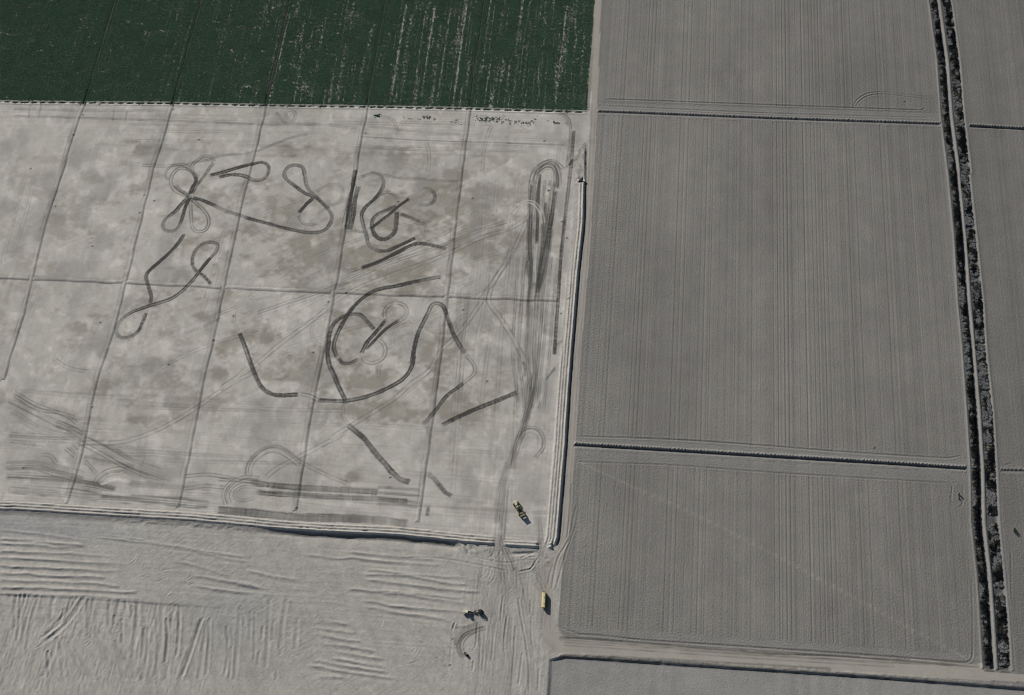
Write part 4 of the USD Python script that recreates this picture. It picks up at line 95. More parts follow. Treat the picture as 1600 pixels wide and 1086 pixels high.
def soil_look(name, coarse, fine, bump, scale=1.0):
    """Soil: the surveyed soil tone, with clods and crumbs as colour grain and fine relief."""
    return usdkit.material(stage, f'/World/Looks/{name}', {
        'a': ('attribute', {'attribute': 'soil'}), 'g': ('geometry', {}),
        'n': ('noise_texture', {'scale': .55 * scale, 'detail': 5.0, 'roughness': .65}),
        'm': ('map_range', {'from_min': .25, 'from_max': .75, 'to_min': 1 - fine, 'to_max': 1 + fine}),
        'n2': ('noise_texture', {'scale': .07 * scale, 'detail': 4.0, 'roughness': .6}),
        'm2': ('map_range', {'from_min': .3, 'from_max': .7, 'to_min': 1 - coarse, 'to_max': 1 + coarse}),
        'k': ('math', {'math_type': 'multiply'}),
        'c': ('mix_color', {'blend_type': 'multiply', 'fac': 1.0, 'use_clamp': False}),
        'cc': ('combine_color', {'color_type': 'rgb'}),
        'n3': ('noise_texture', {'scale': .7 * scale, 'detail': 5.0, 'roughness': .68}),
        'b': ('bump', {'strength': 1.0, 'distance': bump}),
        'p': ('principled_bsdf', {'roughness': .95, 'specular_ior_level': .1})},
        [('g.position', 'n.vector'), ('g.position', 'n2.vector'), ('g.position', 'n3.vector'), ('n.fac', 'm.value'), ('n2.fac', 'm2.value'), ('m.result', 'k.value1'), ('m2.result', 'k.value2'),
         ('k.value', 'cc.r'), ('k.value', 'cc.g'), ('k.value', 'cc.b'), ('a.color', 'c.a'), ('cc.color', 'c.b'), ('c.result', 'p.base_color'), ('n3.fac', 'b.height'), ('b.normal', 'p.normal')], surface='p.BSDF')
LOOK = dict(basin=soil_look('dry_crust_soil', .05, .09, .10), plough=soil_look('ploughed_soil', .06, .17, .55, 1.1), graded=soil_look('graded_soil', .06, .12, .3), bank=soil_look('bank_soil', .05, .14, .35), road=soil_look('road_soil', .05, .07, .10))

def sm(a, b, x):
    t = np.clip((x - a) / (b - a), 0, 1); return t * t * (3 - 2 * t)
def n2(x, y, sx, sy=None, seed=0):
    sy = sy or sx
    x, y = np.broadcast_arrays(np.asarray(x, float) / sx, np.asarray(y, float) / sy)
    return meshkit.noise(np.stack([x, y, np.full(x.shape, seed * 7.31)], -1), seed)
def f2(x, y, sx, sy=None, o=4, seed=0):
    sy = sy or sx
    return sum(.5 ** (k + 1) * n2(x, y, sx / 2 ** k, sy / 2 ** k, seed + 17 * k) for k in range(o)) / (1 - .5 ** o)
_r1 = np.random.default_rng(5).random(4096)
def n1(x, seed=0):
    x = np.asarray(x, float); i = np.floor(x).astype(int); t = x - i; t = t * t * (3 - 2 * t)
    return _r1[(i * 7 + seed * 131) % 4096] * (1 - t) + _r1[((i + 1) * 7 + seed * 131) % 4096] * t

def smooth_line(pts, step=2.0, straight=False):
    """A traced line as evenly spaced points (x, y, value) on a centripetal curve through it."""
    p = np.array([q if len(q) == 3 else (*q, 1.0) for q in pts], float)
    keep = np.r_[True, np.linalg.norm(np.diff(p[:, :2], axis=0), axis=1) > .3]; p = p[keep]
    out = []
    for k in range(len(p) - 1):
        a, b = p[k], p[k + 1]; L = np.linalg.norm(b[:2] - a[:2]); n = max(1, int(L / step))
        z, y = p[max(k - 1, 0)], p[min(k + 2, len(p) - 1)]
        t = np.linspace(0, 1, n, endpoint=False)[:, None]
        la, lc = max(np.linalg.norm(a[:2] - z[:2]), 1e-6), max(np.linalg.norm(y[:2] - b[:2]), 1e-6)
        def tangent(u0, u1, l0, l1):
            q = u0 / max(l0, 1e-6) ** .5 + u1 / max(l1, 1e-6) ** .5; m = np.linalg.norm(q)
            return q / m * min(L, 1.8 * min(l0, l1)) if m > 1e-9 else u1 * 0
        ta = tangent(a[:2] - z[:2], b[:2] - a[:2], la, L) if k > 0 else b[:2] - a[:2]
        tb = tangent(b[:2] - a[:2], y[:2] - b[:2], L, lc) if k < len(p) - 2 else b[:2] - a[:2]
        if straight: ta = tb = b[:2] - a[:2]
        h1, h2, h3, h4 = 2*t**3-3*t**2+1, t**3-2*t**2+t, -2*t**3+3*t**2, t**3-t**2
        xy = h1 * a[:2] + h2 * ta + h3 * b[:2] + h4 * tb
        out.append(np.hstack([xy, a[2] + (b[2] - a[2]) * t]))
    out.append(p[-1:])
    return np.vstack(out)

class Grid:
    """A sheet of ground: height, soil colour and name of the piece each cell belongs to."""
    def __init__(s, xs, ys):
        s.xs, s.ys = np.asarray(xs), np.asarray(ys)
        s.X, s.Y = np.meshgrid(s.xs, s.ys)
        s.H = np.zeros(s.X.shape); s.D = np.zeros(s.X.shape); s.C = np.zeros((*s.X.shape, 3)); s.lab = np.zeros(s.X.shape, int)
    def near(s, line, reach):
        """Window, distance, signed offset (+ right of the line), length along it and traced value near a line."""
        line = np.asarray(line)
        i0, i1 = np.searchsorted(s.xs, [line[:, 0].min() - reach, line[:, 0].max() + reach]); j0, j1 = np.searchsorted(s.ys, [line[:, 1].min() - reach, line[:, 1].max() + reach])
        if i1 - i0 < 1 or j1 - j0 < 1: return None
        best = np.full((j1 - j0, i1 - i0), 1e9); off = np.zeros_like(best); along = np.zeros_like(best); val = np.zeros_like(best)
        at = np.r_[0, np.cumsum(np.linalg.norm(np.diff(line[:, :2], axis=0), axis=1))]
        for k in range(len(line) - 1):
            (x0, y0, v0), (x1, y1, v1) = line[k], line[k + 1]; L = at[k + 1] - at[k]
            if L < 1e-6: continue
            a0, a1 = np.searchsorted(s.xs, [min(x0, x1) - reach, max(x0, x1) + reach]); b0, b1 = np.searchsorted(s.ys, [min(y0, y1) - reach, max(y0, y1) + reach])
            if a1 <= a0 or b1 <= b0: continue
            dx, dy = s.xs[None, a0:a1] - x0, s.ys[b0:b1, None] - y0; ux, uy = (x1 - x0) / L, (y1 - y0) / L
            t = dx * ux + dy * uy; tc = np.clip(t, 0, L)
            d = np.hypot(dx - tc * ux, dy - tc * uy)
            w = (slice(b0 - j0, b1 - j0), slice(a0 - i0, a1 - i0)); better = d < best[w]
            for arr, new in ((best, d), (off, dx * uy - dy * ux + 0 * d), (along, at[k] + t), (val, v0 + (v1 - v0) * tc / L)):
                arr[w] = np.where(better, new, arr[w])
        return (slice(j0, j1), slice(i0, i1)), best, off, along, val, at[-1]

seed_no = [0]
def lay(G, kind, w, pts, opt, lab=None, only=None):
    """Lays one traced mark on the ground: wheel tracks and ruts (soil tone and a shallow dent), ridges and furrows (relief)."""
    seed_no[0] += 1; sd = seed_no[0]
    line = smooth_line(pts, 2.0)
    reach = w / 2 + (2.5 if kind in ('band', 'twin', 'pale') else .45 * w + 2 if kind == 'zone' else w * 1.3 + 1)
    got = G.near(line, reach)
    if got is None: return
    win, d, off, s, v, L = got
    inside = (d < reach); d_, o_, s_, v_ = d[inside], off[inside], s[inside], v[inside]
    if not len(d_): return
    ragged = 1.3 * n2(o_, 0 * o_ + sd, .8) if kind == 'band' else 0.0; endfade = sm(-1.0, 1.0, s_ - ragged) * sm(-1.0, 1.0, L - s_ - ragged) if kind in ('band', 'line') else 1.0
    D, H = np.zeros(len(d_)), np.zeros(len(d_))
    if kind == 'band':
        ww = 1.06 * w * (.84 + .2 * n1(s_ / 4.0, sd) + .16 * n1(s_ / .9 + 99 * (o_ > 0), sd + 5))
        p = (1 - sm(ww / 2 - .45, ww / 2 + .35, d_)) * endfade
        streak = .45 + 1.0 * n2(o_, s_, .8, 18, sd)
        rung = .74 + .52 * n2(s_, o_, 1.1, 6, sd + 3) ; drift = .82 + .36 * n1(s_ / 14, sd)
        edge = .22 * np.exp(-((d_ - ww / 2 + .55) / .4) ** 2)
        D = np.clip(1.12 * v_ * p * (streak * rung * drift + edge), 0, .97)
        H = -.07 * p + .05 * np.exp(-((d_ - ww / 2 - .5) / .45) ** 2) * endfade
    elif kind == 'twin':
        dk = 1.25 * opt.get('dark', .3); wob = .7 + .6 * n1(s_ / 9, sd)
        for side in (-1, 1):
            q = np.abs(o_ - side * w / 2)
            D = np.maximum(D, dk * np.exp(-(q / .55) ** 2) * (.65 + .7 * n1(s_ / 5 + side * 50, sd + side)) * wob)
        fl = min(14., L * .25) if opt.get('faint') else 1.5; rg_ = 5. if opt.get('faint') else 1.0; D *= (d_ < w / 2 + 1.5) * sm(-.5, fl, s_ - rg_ * n2(o_, 0 * o_ + sd, .9)) * sm(-.5, fl, L - s_ - rg_ * n2(o_, 0 * o_ + sd + 9, .9)); H = -.05 * D / max(dk, .01); D = np.clip(D * 1.25, 0, .9)
    elif kind == 'zone':
        p = 1 - sm(w * .32, w * .62, d_ + (n2(s_, o_, 9, 4, sd) - .5) * w * .35)
        oo = o_ + 1.6 * n1(s_ / 30, sd + 9); pas = sm(.38, .68, n2(oo, s_, .8, 70, sd)); D = v_ * p * (.18 + 1.25 * pas) * (.6 + .8 * n2(oo, s_, 3.0, 40, sd + 1)); H = -.06 * pas * p
    elif kind == 'line':
        D = v_ * np.exp(-(d_ / (w * .55)) ** 2)
    elif kind == 'ridge':
        q = np.abs(o_ + .32 * w * (n1(s_ / 12, sd) - .5) + .10 * w * (n1(s_ / 2.5, sd + 2) - .5)) ; e = (d_ <= np.abs(o_) + .01) * 1.0
        tip = sm(0, 6, s_) * sm(0, 6, L - s_) * e
        H = v_ * 1.3 * opt.get('h', .5) * np.exp(-(q / (w * .31)) ** 2) * (.62 + .7 * n1(s_ / 8, sd + 1)) * tip
        H -= .45 * v_ * opt.get('h', .5) * np.exp(-((o_ - w * .8) / (w * .35)) ** 2) * tip
    elif kind == 'furrow':
        e = (d_ <= np.abs(o_) + .01); p = np.exp(-(np.abs(o_) / (w * .5)) ** 2) * e
        H = v_ * (-.40 * p + .26 * np.exp(-((np.abs(o_) - w) / (w * .4)) ** 2) * e) * (w ** .5) * (.75 + .5 * n1(s_ / 5, sd)); D = .18 * v_ * p
    if lab is not None:
        part = np.zeros(d.shape, bool); part[inside] = (D > .07)
        if only is not None: part &= np.isin(G.lab[win], only)
        G.lab[win][part] = lab
    h = G.H[win]; h[inside] += H
    if opt.get('pale'):
        dd = G.D[win]; dd[inside] = dd[inside] * (1 - np.clip(D * 1.2, 0, .9)) - .25 * D
    else:
        dd = G.D[win]; dd[inside] = 1 - (1 - dd[inside]) * (1 - D)

# ------------------------------------------------------------------ ground sheets
step = .65
XA, XB, XC = -624.0, 16.15, 430.15
xs_l = np.round(np.arange(985 + 1) * step + XA, 4); XB = xs_l[-1]
YA = -190.0; ny = 918
ys_l = np.round(YA + np.arange(ny + 1) * step, 4); YB = ys_l[-1]
L_ = Grid(xs_l, ys_l)
fine = [(-118, -70), (40, 86), (383, 410)]
keep = [k for k in range(ny + 1) if k % 4 == 0 or k == ny or any(a <= ys_l[k] <= b for a, b in fine)]
ys_n = np.r_[np.arange(YB + step, 444, step), np.arange(445.5, 576, 2.6)]
xs_r = np.round(XB + np.arange(827 + 1) * .5, 4)
R_ = Grid(xs_r, np.r_[ys_l[keep], ys_n])
ys_c = np.r_[YB, R_.ys[R_.ys > YB + .01][1::2]]
C_ = Grid(xs_l[::2] if (len(xs_l) - 1) % 2 == 0 else np.r_[xs_l[::2], xs_l[-1]], ys_c)

def poly(pts): return Polygon([p[:2] for p in pts])
def line_y(pts, x):
    p = np.array([q[:2] for q in pts]); o = np.argsort(p[:, 0]); return np.interp(x, p[o, 0], p[o, 1])
def line_x(pts, y):
    p = np.array([q[:2] for q in pts]); o = np.argsort(p[:, 1]); return np.interp(y, p[o, 1], p[o, 0])
ns, ew = TR['levee_ns'][0][2], TR['levee_ew'][0][2]
LAB = dict(graded=0, basin=1, levee=2, road=3, north=4, middle=5, lower=6, east_a=7, east_b=8, east_c=9, south=10, crop=11, drain=12)
DARK = np.array([.062, .061, .057])
edge_pts = TR['edge'][0][2]
b1, b2, b3, b4 = (t[2] for t in TR['bank'])
scarp = TR['scarp'][0][2]

rr = np.random.default_rng(11)
gx = np.cumsum(rr.choice([1.75, 3.4, 3.4, 3.45, 3.5, 3.5], 400)) - 20 + rr.normal(0, .2, 400)
gd = .16 + .7 * rr.random(400) ** 2.2
def row_relief(x):
    """Cross profile of the drilled rows: fine ridges, tractor passes as deeper grooves."""
    x = np.asarray(x, float)
    strong = .6 + .6 * np.exp(-((x - 195) / 48) ** 2) + .35 * np.exp(-((x - 70) / 60) ** 2)
    z = .10 * (n1(x / .8, 3) - .5) + .04 * (n1(x / 1.75, 4) - .5)
    k = np.searchsorted(gx, x)
    for j in (-1, 0):
        i = np.clip(k + j, 0, 399); z = z + gd[i] * strong * (-.29 * np.exp(-((x - gx[i]) / .42) ** 2) + .08 * np.exp(-((x - gx[i] + 1.1) / .55) ** 2))
    return z
def row_tone(x): return 1 + .10 * (n1(np.asarray(x) / 3.4, 8) - .5) + .10 * (n1(np.asarray(x) / 1.1, 9) - .5) + .07 * (n1(np.asarray(x) / 19, 10) - .5)

def ground(G):
    X, Y, H = G.X, G.Y, G.H
    # --- which piece of ground
    nsx = line_x(ns, Y); ewy = line_y(ew, X); edy = line_y(edge_pts, X)
    road = np.zeros(X.shape, bool)
    for kind, w, pts, opt in TR['road']:
        got = G.near(smooth_line(pts, 3.0), w / 2 + .01)
        if got: road[got[0]] |= got[1] <= w / 2
    east = X > np.where(Y > -16, nsx + 2.5, 6.0)
    y1, y2, ysc = line_y(b1, X), line_y(b2, X), line_y(scarp, X)
    lab = np.full(X.shape, LAB['graded'])
    lab[(Y > ewy) & ~east] = LAB['basin']
    lab[(Y > edy) & (X < 1.0)] = LAB['crop']
    lv = ((Y < ewy + 9.2) & (Y > ewy - np.where((X > -236) & (X < -40), 4.5, 1.8)) & (X < -3)) | ((X > nsx - 10.5) & (X < nsx + 2.0) & (Y > ewy) & (Y < 362) & ~east)
    lab[lv] = LAB['levee']
    lab[east & (Y > y1)] = LAB['north']; lab[east & (Y <= y1) & (Y > y2)] = LAB['middle']; lab[east & (Y <= y2)] = LAB['lower']
    so = (Y < ysc) & (X > np.interp(Y, [-130, -112, -96], [2.0, 2.2, 5.5])); lab[so] = LAB['south']
    lab[(lab == LAB['lower']) & (X < 21) & (Y < -69) & (np.hypot(X - 21, Y + 69) > 15.2)] = LAB['road']
    rd = road & ~((lab == LAB['levee']) & (X < nsx + 1.2) & (Y > -14)); lab[rd] = LAB['road']
    dr = (X > 311.5) & (X < 334.5) & (Y > -84); lab[dr] = LAB['drain']
    fe = (X >= 334.5) & (Y > -84)
    ye1, ye2 = line_y(b3, X), line_y(b4, X)
    lab[fe & (Y > ye1)] = LAB['east_a']; lab[fe & (Y <= ye1) & (Y > ye2)] = LAB['east_b']; lab[fe & (Y <= ye2)] = LAB['east_c']
    G.lab = lab
    # --- soil tone
    C = G.C
    big, mid = f2(X, Y, 90, o=3, seed=1), f2(X, Y, 16, 13, o=4, seed=2)
    C[:] = np.array([.478, .456, .416]) * (1 + .20 * (big - .5) + .26 * (mid - .5) + .16 * (f2(X, Y, 3.2, 4.5, o=2, seed=31) - .5))[..., None]
    b = lab == LAB['basin']
    damp = np.zeros(X.shape)
    for (cx, cy), (rx, ry), a in [((-405.4,340.4),(15.1,7.3),1),((-419.1,347),(10.4,4),0.7),((-520.3,325.6),(5.2,4.6),0.8),((-258.4,344.3),(26.1,9.2),0.7),((-181.4,344),(26.1,9.2),0.8),((-268.4,298.7),(17.4,13.2),0.3),((-240.5,236.8),(31.9,19.8),0.7),((-189.4,236.1),(29,19.8),0.6),((-150.4,283.8),(26.1,23.1),0.8),((-119.4,312.1),(23.2,19.8),0.6),((-81.9,280.3),(26.1,26.4),0.6),((-153.3,218.8),(23.2,11.9),0.9),((-158,92.6),(20.3,7.9),0.9),((-207.4,136.2),(31.9,16.5),0.7),((-210,118.4),(23.2,13.2),0.6),((-291.6,117.9),(10.4,5.9),1),((-347.2,83.1),(12.8,7.3),1),((-350.3,72.6),(8.1,4.6),0.8),((-384.7,90.8),(11.6,13.2),0.5),((-166.2,33.4),(6.4,4),1.2),((-84.8,97),(26.1,10.6),0.7),((-125.8,88.9),(20.3,9.2),0.7),((-159.4,181.1),(17.4,16.5),0.4),((-469.8,269.2),(11.6,14.5),0.4),((-111,141.6),(17.4,26.4),0.5),((-265.9,157.1),(23.2,13.2),0.4),((-167.3,120.9),(17.4,13.2),0.5),((-90.5,253.8),(23.2,26.4),0.5),((-57.8,261.8),(11.6,19.8),0.6),((-202.2,172.7),(8.7,26.4),0.4)]:
        damp = np.maximum(damp, a * np.exp(-(((X - cx) / rx) ** 2 + ((Y - cy) / ry) ** 2)))
    core = np.exp(-((X + 250) / 240) ** 4 - ((Y - 205) / 150) ** 4)
    tanm = sm(.485, .675, f2(X + 6 * n2(X, Y, 9, seed=110), Y, 26, 17, o=6, seed=5) * .8 + .2 * n2(X, Y, 3.2, 2.4, 111) + .24 * damp + .04 * core - .0) * np.clip(.3 + .6 * core + damp, 0, 1)
    tanm = np.clip(tanm * .9 * (1 - sm(.52, .7, f2(X, Y, 11, 9, o=3, seed=6)) * .7), 0, 1) * b
    C += (np.array([.284, .264, .222]) - C) * (tanm * .95)[..., None]
    u_, v_ = X * .84 + Y * .54, Y * .84 - X * .54
    west = sm(-330, -420, X)
    nsl = (n2(X, Y, 1.0, 70, 101) - .5) * (.25 + .75 * sm(.45, .65, f2(X, Y, 60, 80, o=2, seed=102))) * np.clip(.35 + .5 * west + sm(-110, -80, X), 0, 1)
    ewl = (n2(X, Y, 70, 1.0, 103) - .5) * np.clip(.25 + .9 * sm(110, 60, Y) + .8 * sm(345, 370, Y), 0, 1) * (.3 + .7 * sm(.4, .65, f2(X, Y, 80, 40, o=2, seed=104)))
    dgl = (n2(u_, v_, 45, 1.1, 105) - .5) * (.2 + .8 * sm(.45, .65, f2(X, Y, 50, o=2, seed=106))) * core
    rdg = 1 - np.abs(2 * f2(X + 9 * n2(X, Y, 25, seed=108), Y + 9 * n2(X, Y, 25, seed=109), 13, o=3, seed=107) - 1)
    C *= (1 + b * (.20 * nsl + .20 * ewl + .22 * dgl + .16 * (rdg - .8)))[..., None]
    C *= (1 + b * .20 * sm(.52, .72, f2(X + .3 * Y + 5 * n2(X, Y, 8, seed=113), Y - .2 * X, 8, 10, o=5, seed=112)))[..., None]
    greyp = sm(.50, .72, f2(X, Y, 18, 30, o=5, seed=9)) * b * .5; C += (np.array([.29, .282, .268]) - C) * greyp[..., None]
    g_ = lab == LAB['graded']
    C[g_] = (np.array([.40, .383, .350]) * (1 + .2 * (big - .5) + .16 * (mid - .5) + .16 * (f2(X + Y * .6, Y - X * .6, 3, 24, o=3, seed=35) - .5) + .22 * (f2(X, Y, 2.4, o=2, seed=36) - .5))[..., None])[g_]
    cool = np.exp(-((X + 420) / 90) ** 2 - ((Y + 25) / 9) ** 2) + .6 * np.exp(-((X + 240) / 35) ** 2 - ((Y + 85) / 30) ** 2)
    C[g_] *= (1 - np.outer(cool[g_], [.14, .10, .04]))
    C[lab == LAB['road']] = (np.array([.37, .345, .305]) * (1 + .2 * (mid - .5))[..., None])[lab == LAB['road']]
    C[lab == LAB['levee']] = (np.array([.42, .40, .365]) * (1 + .35 * (f2(X, Y, 3.0, o=3, seed=34) - .5))[..., None] * (1 + .2 * (mid - .5))[..., None])[lab == LAB['levee']]
    pl = np.isin(lab, [4, 5, 6, 7, 8, 9])
    tone = (1 + .34 * (f2(X, Y, 80, 110, o=4, seed=12) - .5) + .16 * (f2(X, Y, 9, 22, o=3, seed=13) - .5)) * row_tone(X) * (1 - .10 * sm(60, 330, X))
    C[pl] = (np.array([.236, .227, .210]) * tone[..., None])[pl]
    C[np.isin(lab, [7, 8, 9])] *= .93
    s_ = lab == LAB['south']; C[s_] = (np.array([.29, .282, .268]) * (1 + .2 * (mid - .5))[..., None])[s_]
    strip = np.isin(lab, [4, 5, 6]) & (((Y < y1 + 12.5) & (Y > y1 - 3.5)) | ((Y < y2 + 8) & (Y > y2 - 14)) | (Y < ysc + 22)) & (X < 311)
    C[strip] = C[strip] * .6 + np.array([.235, .229, .216]) * .4 * (1 + .35 * (n1(Y / 1.1, 15) - .5) + .25 * (n1(Y / 3.1, 16) - .5))[strip][:, None]
    paler = np.isin(lab, [5, 4]) & (Y < y2 + 6.5) & (Y > y2 + 1.5) & (X < 311); C[paler] = C[paler] * .7 + np.array([.28, .272, .256]) * .3
    d_ = lab == LAB['drain']
    du = X - line_x(TR['drain1'][0][2], Y)
    C[d_] = (np.array([.235, .229, .216]) * (1 + .3 * (mid - .5))[..., None])[d_]
    thicket = (np.exp(-((du - .2) / 3.2) ** 6) + np.exp(-((X - line_x(TR['drain2'][0][2], Y)) / 3.5) ** 6)) * (.4 + .75 * n2(X, Y, 3, 6, 37))
    C[d_] += ((np.array([.075, .075, .072]) - C) * np.clip(thicket, 0, .95)[..., None])[d_]
    cr = lab == LAB['crop']; C[cr] = (np.array([.27, .268, .225]) * (1 + .3 * (mid - .5))[..., None])[cr]
    # --- relief
    rows = row_relief(X) * pl * ~strip * (X < 309) + .6 * row_relief(X * .8 + 40) * np.isin(lab, [7, 8, 9])
    H += rows
    H += .10 * row_relief(Y * 1.0 + 7) * strip
    H += .05 * (f2(X, Y, 2.2, o=2, seed=21) - .5) * (np.isin(lab, [0, 1, 3]) ) + .22 * (f2(X, Y, 2.2, o=3, seed=23) - .5) * (lab == LAB['levee'])
    # the graded ground lies lower than the basin
    low = g_ | (lab == LAB['levee'])
    drop = -.55 * sm(-18, -75, X) * sm(0, 3, ewy - 1.0 - Y); H += drop
    rough = f2(X, Y, 1.6, 9, o=3, seed=25) - .5
    yt = np.interp(X, [-470, -360, -262, -240], [-77.9,-76.2,-75.5,-75.2]); H += g_ * sm(-1.0, -3.0, Y - yt) * sm(-215, -285, X) * (.62 * rough * (.35 + 1.3 * n2(X, Y, 22, 40, 30)) + .35 * (f2(X + .5 * Y, Y - .5 * X, 2.4, 20, o=2, seed=33) - .5) - .45)
    H += g_ * .24 * (f2(X, Y, 24, 1.6, o=3, seed=26) - .5) * sm(-70, -90, X + .8 * (Y + 60)) * sm(-110, -95, Y + 0 * X)
    H += g_ * sm(-85, -60, X) * .34 * (f2(X, Y, 1.5, 26, o=2, seed=27) - .5)
    ang_ = X * .8 + Y * .6; H += g_ * .24 * (f2(ang_, Y * .8 - X * .6, 9, 1.6, o=3, seed=28) - .5) * np.exp(-((X * .62 + Y + 212) / 30) ** 2)
    H += g_ * .16 * (f2(X, Y, 2.6, o=3, seed=29) - .5)
    # north-south levee: ridges beside a ditch
    o = X - nsx; act = sm(-13, -8, Y) * (lab != LAB['crop'])
    hg = 322.0
    lowp = act * sm(hg, hg - 3, Y)
    wob = .35 * (n1(Y / 14, 41) - .5) + .15 * (n1(Y / 3, 46) - .5)
    ridge = lambda c, w, hh: hh * np.exp(-((o - c + wob) / w) ** 4)
    H += lowp * (ridge(-2.2, .85, 1.15) * (.85 + .3 * n1(Y / 9, 42)) + ridge(-4.75, .85, .75) * (.8 + .3 * n1(Y / 6, 47)) + ridge(-7.0, .85, .65) * (.8 + .3 * n1(Y / 6, 48)) * sm(260, 215, Y) + ridge(-9.2, .75, .65) * sm(165, 145, Y) + .35 * ridge(-5, 5.2, 1))
    H += act * sm(362, 350, Y) * (-.7 * np.exp(-((o - .1) / 1.0) ** 4)) * (.9 + .2 * n1(Y / 5, 44))
    H += act * sm(hg - 1, hg + 2, Y) * sm(364, 350, Y) * np.exp(-((o + 4.5) / 4.0) ** 4) * 3.0 * np.clip(f2(X + .7 * Y, Y, 2.6, 7, o=3, seed=45) - .42, -.12, 1)
    # east-west levee with the borrow pit on its south side
    q = ewy - Y; gate = 1 - np.exp(-((X + 43.5) / 4.6) ** 6) - np.exp(-((X + 9.5) / 4.4) ** 6)
    actw = (X < -3) * np.clip(gate, 0, 1); wob2 = .35 * (n1(X / 14, 51) - .5) + .15 * (n1(X / 3, 58) - .5)
    rw = lambda c, w, hh: hh * np.exp(-((q - c + wob2) / w) ** 4)
    H += actw * (rw(-2.0, .9, 1.3) * (.62 + .38 * sm(-250, -200, X)) + rw(-4.5, .8, .85) * (.6 + .6 * n1(X / 5, 60)) + rw(-6.9, .75, .7) * (.5 + .8 * n1(X / 5, 68)) * sm(-20, -60, X) + .35 * rw(-3.5, 4.2, 1.0))
    deep = sm(-245, -190, X) * sm(-70, -84, X) * (.55 + .6 * n1(X / 9, 52)) * (1 - .6 * np.exp(-((X + 131) / 9) ** 2)); shall = .45 + .55 * n1(X / 5, 53)
    edge_n = 1.2 * (n1(X / 3.5, 57) - .5) * deep; pit = np.where(q < 1.4 + .6 * deep, np.exp(-((q - 1.4 - .6 * deep) / (1.0 + .7 * deep)) ** 4), np.exp(-((q - 1.4 - .6 * deep) / (1.2 + 4.2 * deep + edge_n)) ** 2))
    H += actw * pit * (-.3 * shall - .85 * deep) * sm(-30, -60, X)
    H += 2.6 * np.exp(-((X + 64) / 19) ** 4 - ((q - 3.6) / 3.8) ** 4) * (f2(X + .8 * Y, Y, 2.4, 6, o=3, seed=54) - .45)
    H += 1.1 * np.exp(-((X + 290) / 60) ** 4 - ((q - 2.6) / 1.5) ** 4) * (f2(X, Y, 3.4, 2.0, o=3, seed=55) - .42)
    H += -.9 * np.exp(-((X + 24) / 9) ** 4 - ((q - 4.2 + .1 * (X + 24)) / 1.3) ** 4)
    H += .9 * np.exp(-((X + 12) / 14) ** 4 - ((Y + 24) / 8) ** 4) * (f2(X + .5 * Y, Y, 2.2, 3.2, o=3, seed=56) - .5) * (lab != LAB['levee'])
    # banks between the ploughed fields
    for pts, hh, saw, xr in ((b1, .65, 2.6, (9, 311)), (b2, 1.0, 2.5, (9, 310)), (b3, .9, 2.4, (336, 440)), (b4, .5, 3.0, (336, 440))):
        qq = line_y(pts, X) - Y; m = (X > xr[0]) * (X < xr[1])
        ph_ = (X + .6 * qq + 2.2 * n1(X / 6, 69)) / saw; tooth = .25 + .75 * np.abs(ph_ % 1.0 * 2 - 1) * (.5 + n1(X / saw, 61)) + .25 * n1(X / 11, 66)
        H += m * (hh * np.exp(-((qq + .9) / 1.0) ** 4) * tooth - .7 * hh * np.exp(-((qq - 1.0) / 1.0) ** 4))
        H += m * .3 * np.exp(-((qq - 3.6) / 1.0) ** 2) * (n1(X / saw, 62) - .2)
    # the southern field lies below the farm road
    H += -1.15 * sm(-.2, 1.5, ysc - Y) * sm(1.0, 4.5, X) * (.9 + .2 * n1(X / 5, 63)) + .5 * np.exp(-((ysc - Y + 1.2) / .9) ** 2) * (X > 8) * n1(X / 3, 64)
    # drain: two brushy ditches with a low bank between
    dv = X - line_x(TR['drain2'][0][2], Y); on = (Y > -82)
    H += on * (-1.5 * np.exp(-((du - 2.2) / 1.5) ** 4) - .5 * np.exp(-((du + 1.2) / 2.2) ** 4) + .55 * np.exp(-((du - 5.1) / 1.1) ** 4) - .8 * np.exp(-(dv / 3.6) ** 4) + .35 * np.exp(-((dv - 5.6) / 1.0) ** 2) + .5 * np.exp(-((du + 5.0) / .8) ** 2))

# the many faint passes of machines over the field, and the arcs where they turned on the graded ground
FAINT = []
rf = np.random.default_rng(77)
def faint(x, y, ang, ln, gauge, dk, bend=.0):
    t = np.linspace(-.5, .5, 5); a = ang + bend * t
    xy = np.cumsum(np.stack([np.cos(a), np.sin(a)], 1) * ln / 4, 0); xy -= xy.mean(0)
    FAINT.append(('twin', gauge, [(float(x + p[0]), float(y + p[1]), 1.0) for p in xy], {'faint': 1, 'dark': dk}))
for k in range(26): faint(rf.uniform(-95, -14), rf.uniform(70, 300), math.pi / 2 + rf.normal(.02, .035), rf.uniform(60, 200), rf.uniform(1.4, 3), rf.uniform(.05, .12), rf.normal(0, .08))
for k in range(34): faint(rf.uniform(-420, -60), rf.uniform(5, 100), rf.normal(0, .02), rf.uniform(40, 160), rf.uniform(1.2, 3), rf.uniform(.05, .14), rf.normal(0, .04))
for k in range(22): faint(rf.uniform(-430, -20), rf.uniform(335, 384), rf.normal(.0, .03), rf.uniform(50, 160), rf.uniform(1.4, 3), rf.uniform(.06, .16), rf.normal(0, .1))
for k in range(36): faint(rf.uniform(-330, -60), rf.uniform(110, 330), rf.normal(.50, .16), rf.uniform(40, 150), rf.uniform(1.4, 3), rf.uniform(.04, .10), rf.normal(0, .25))
for k in range(24): faint(rf.uniform(-560, -300), rf.uniform(20, 350), math.pi / 2 + rf.normal(0, .05), rf.uniform(30, 120), rf.uniform(1.4, 3), rf.uniform(.05, .12), rf.normal(0, .1))
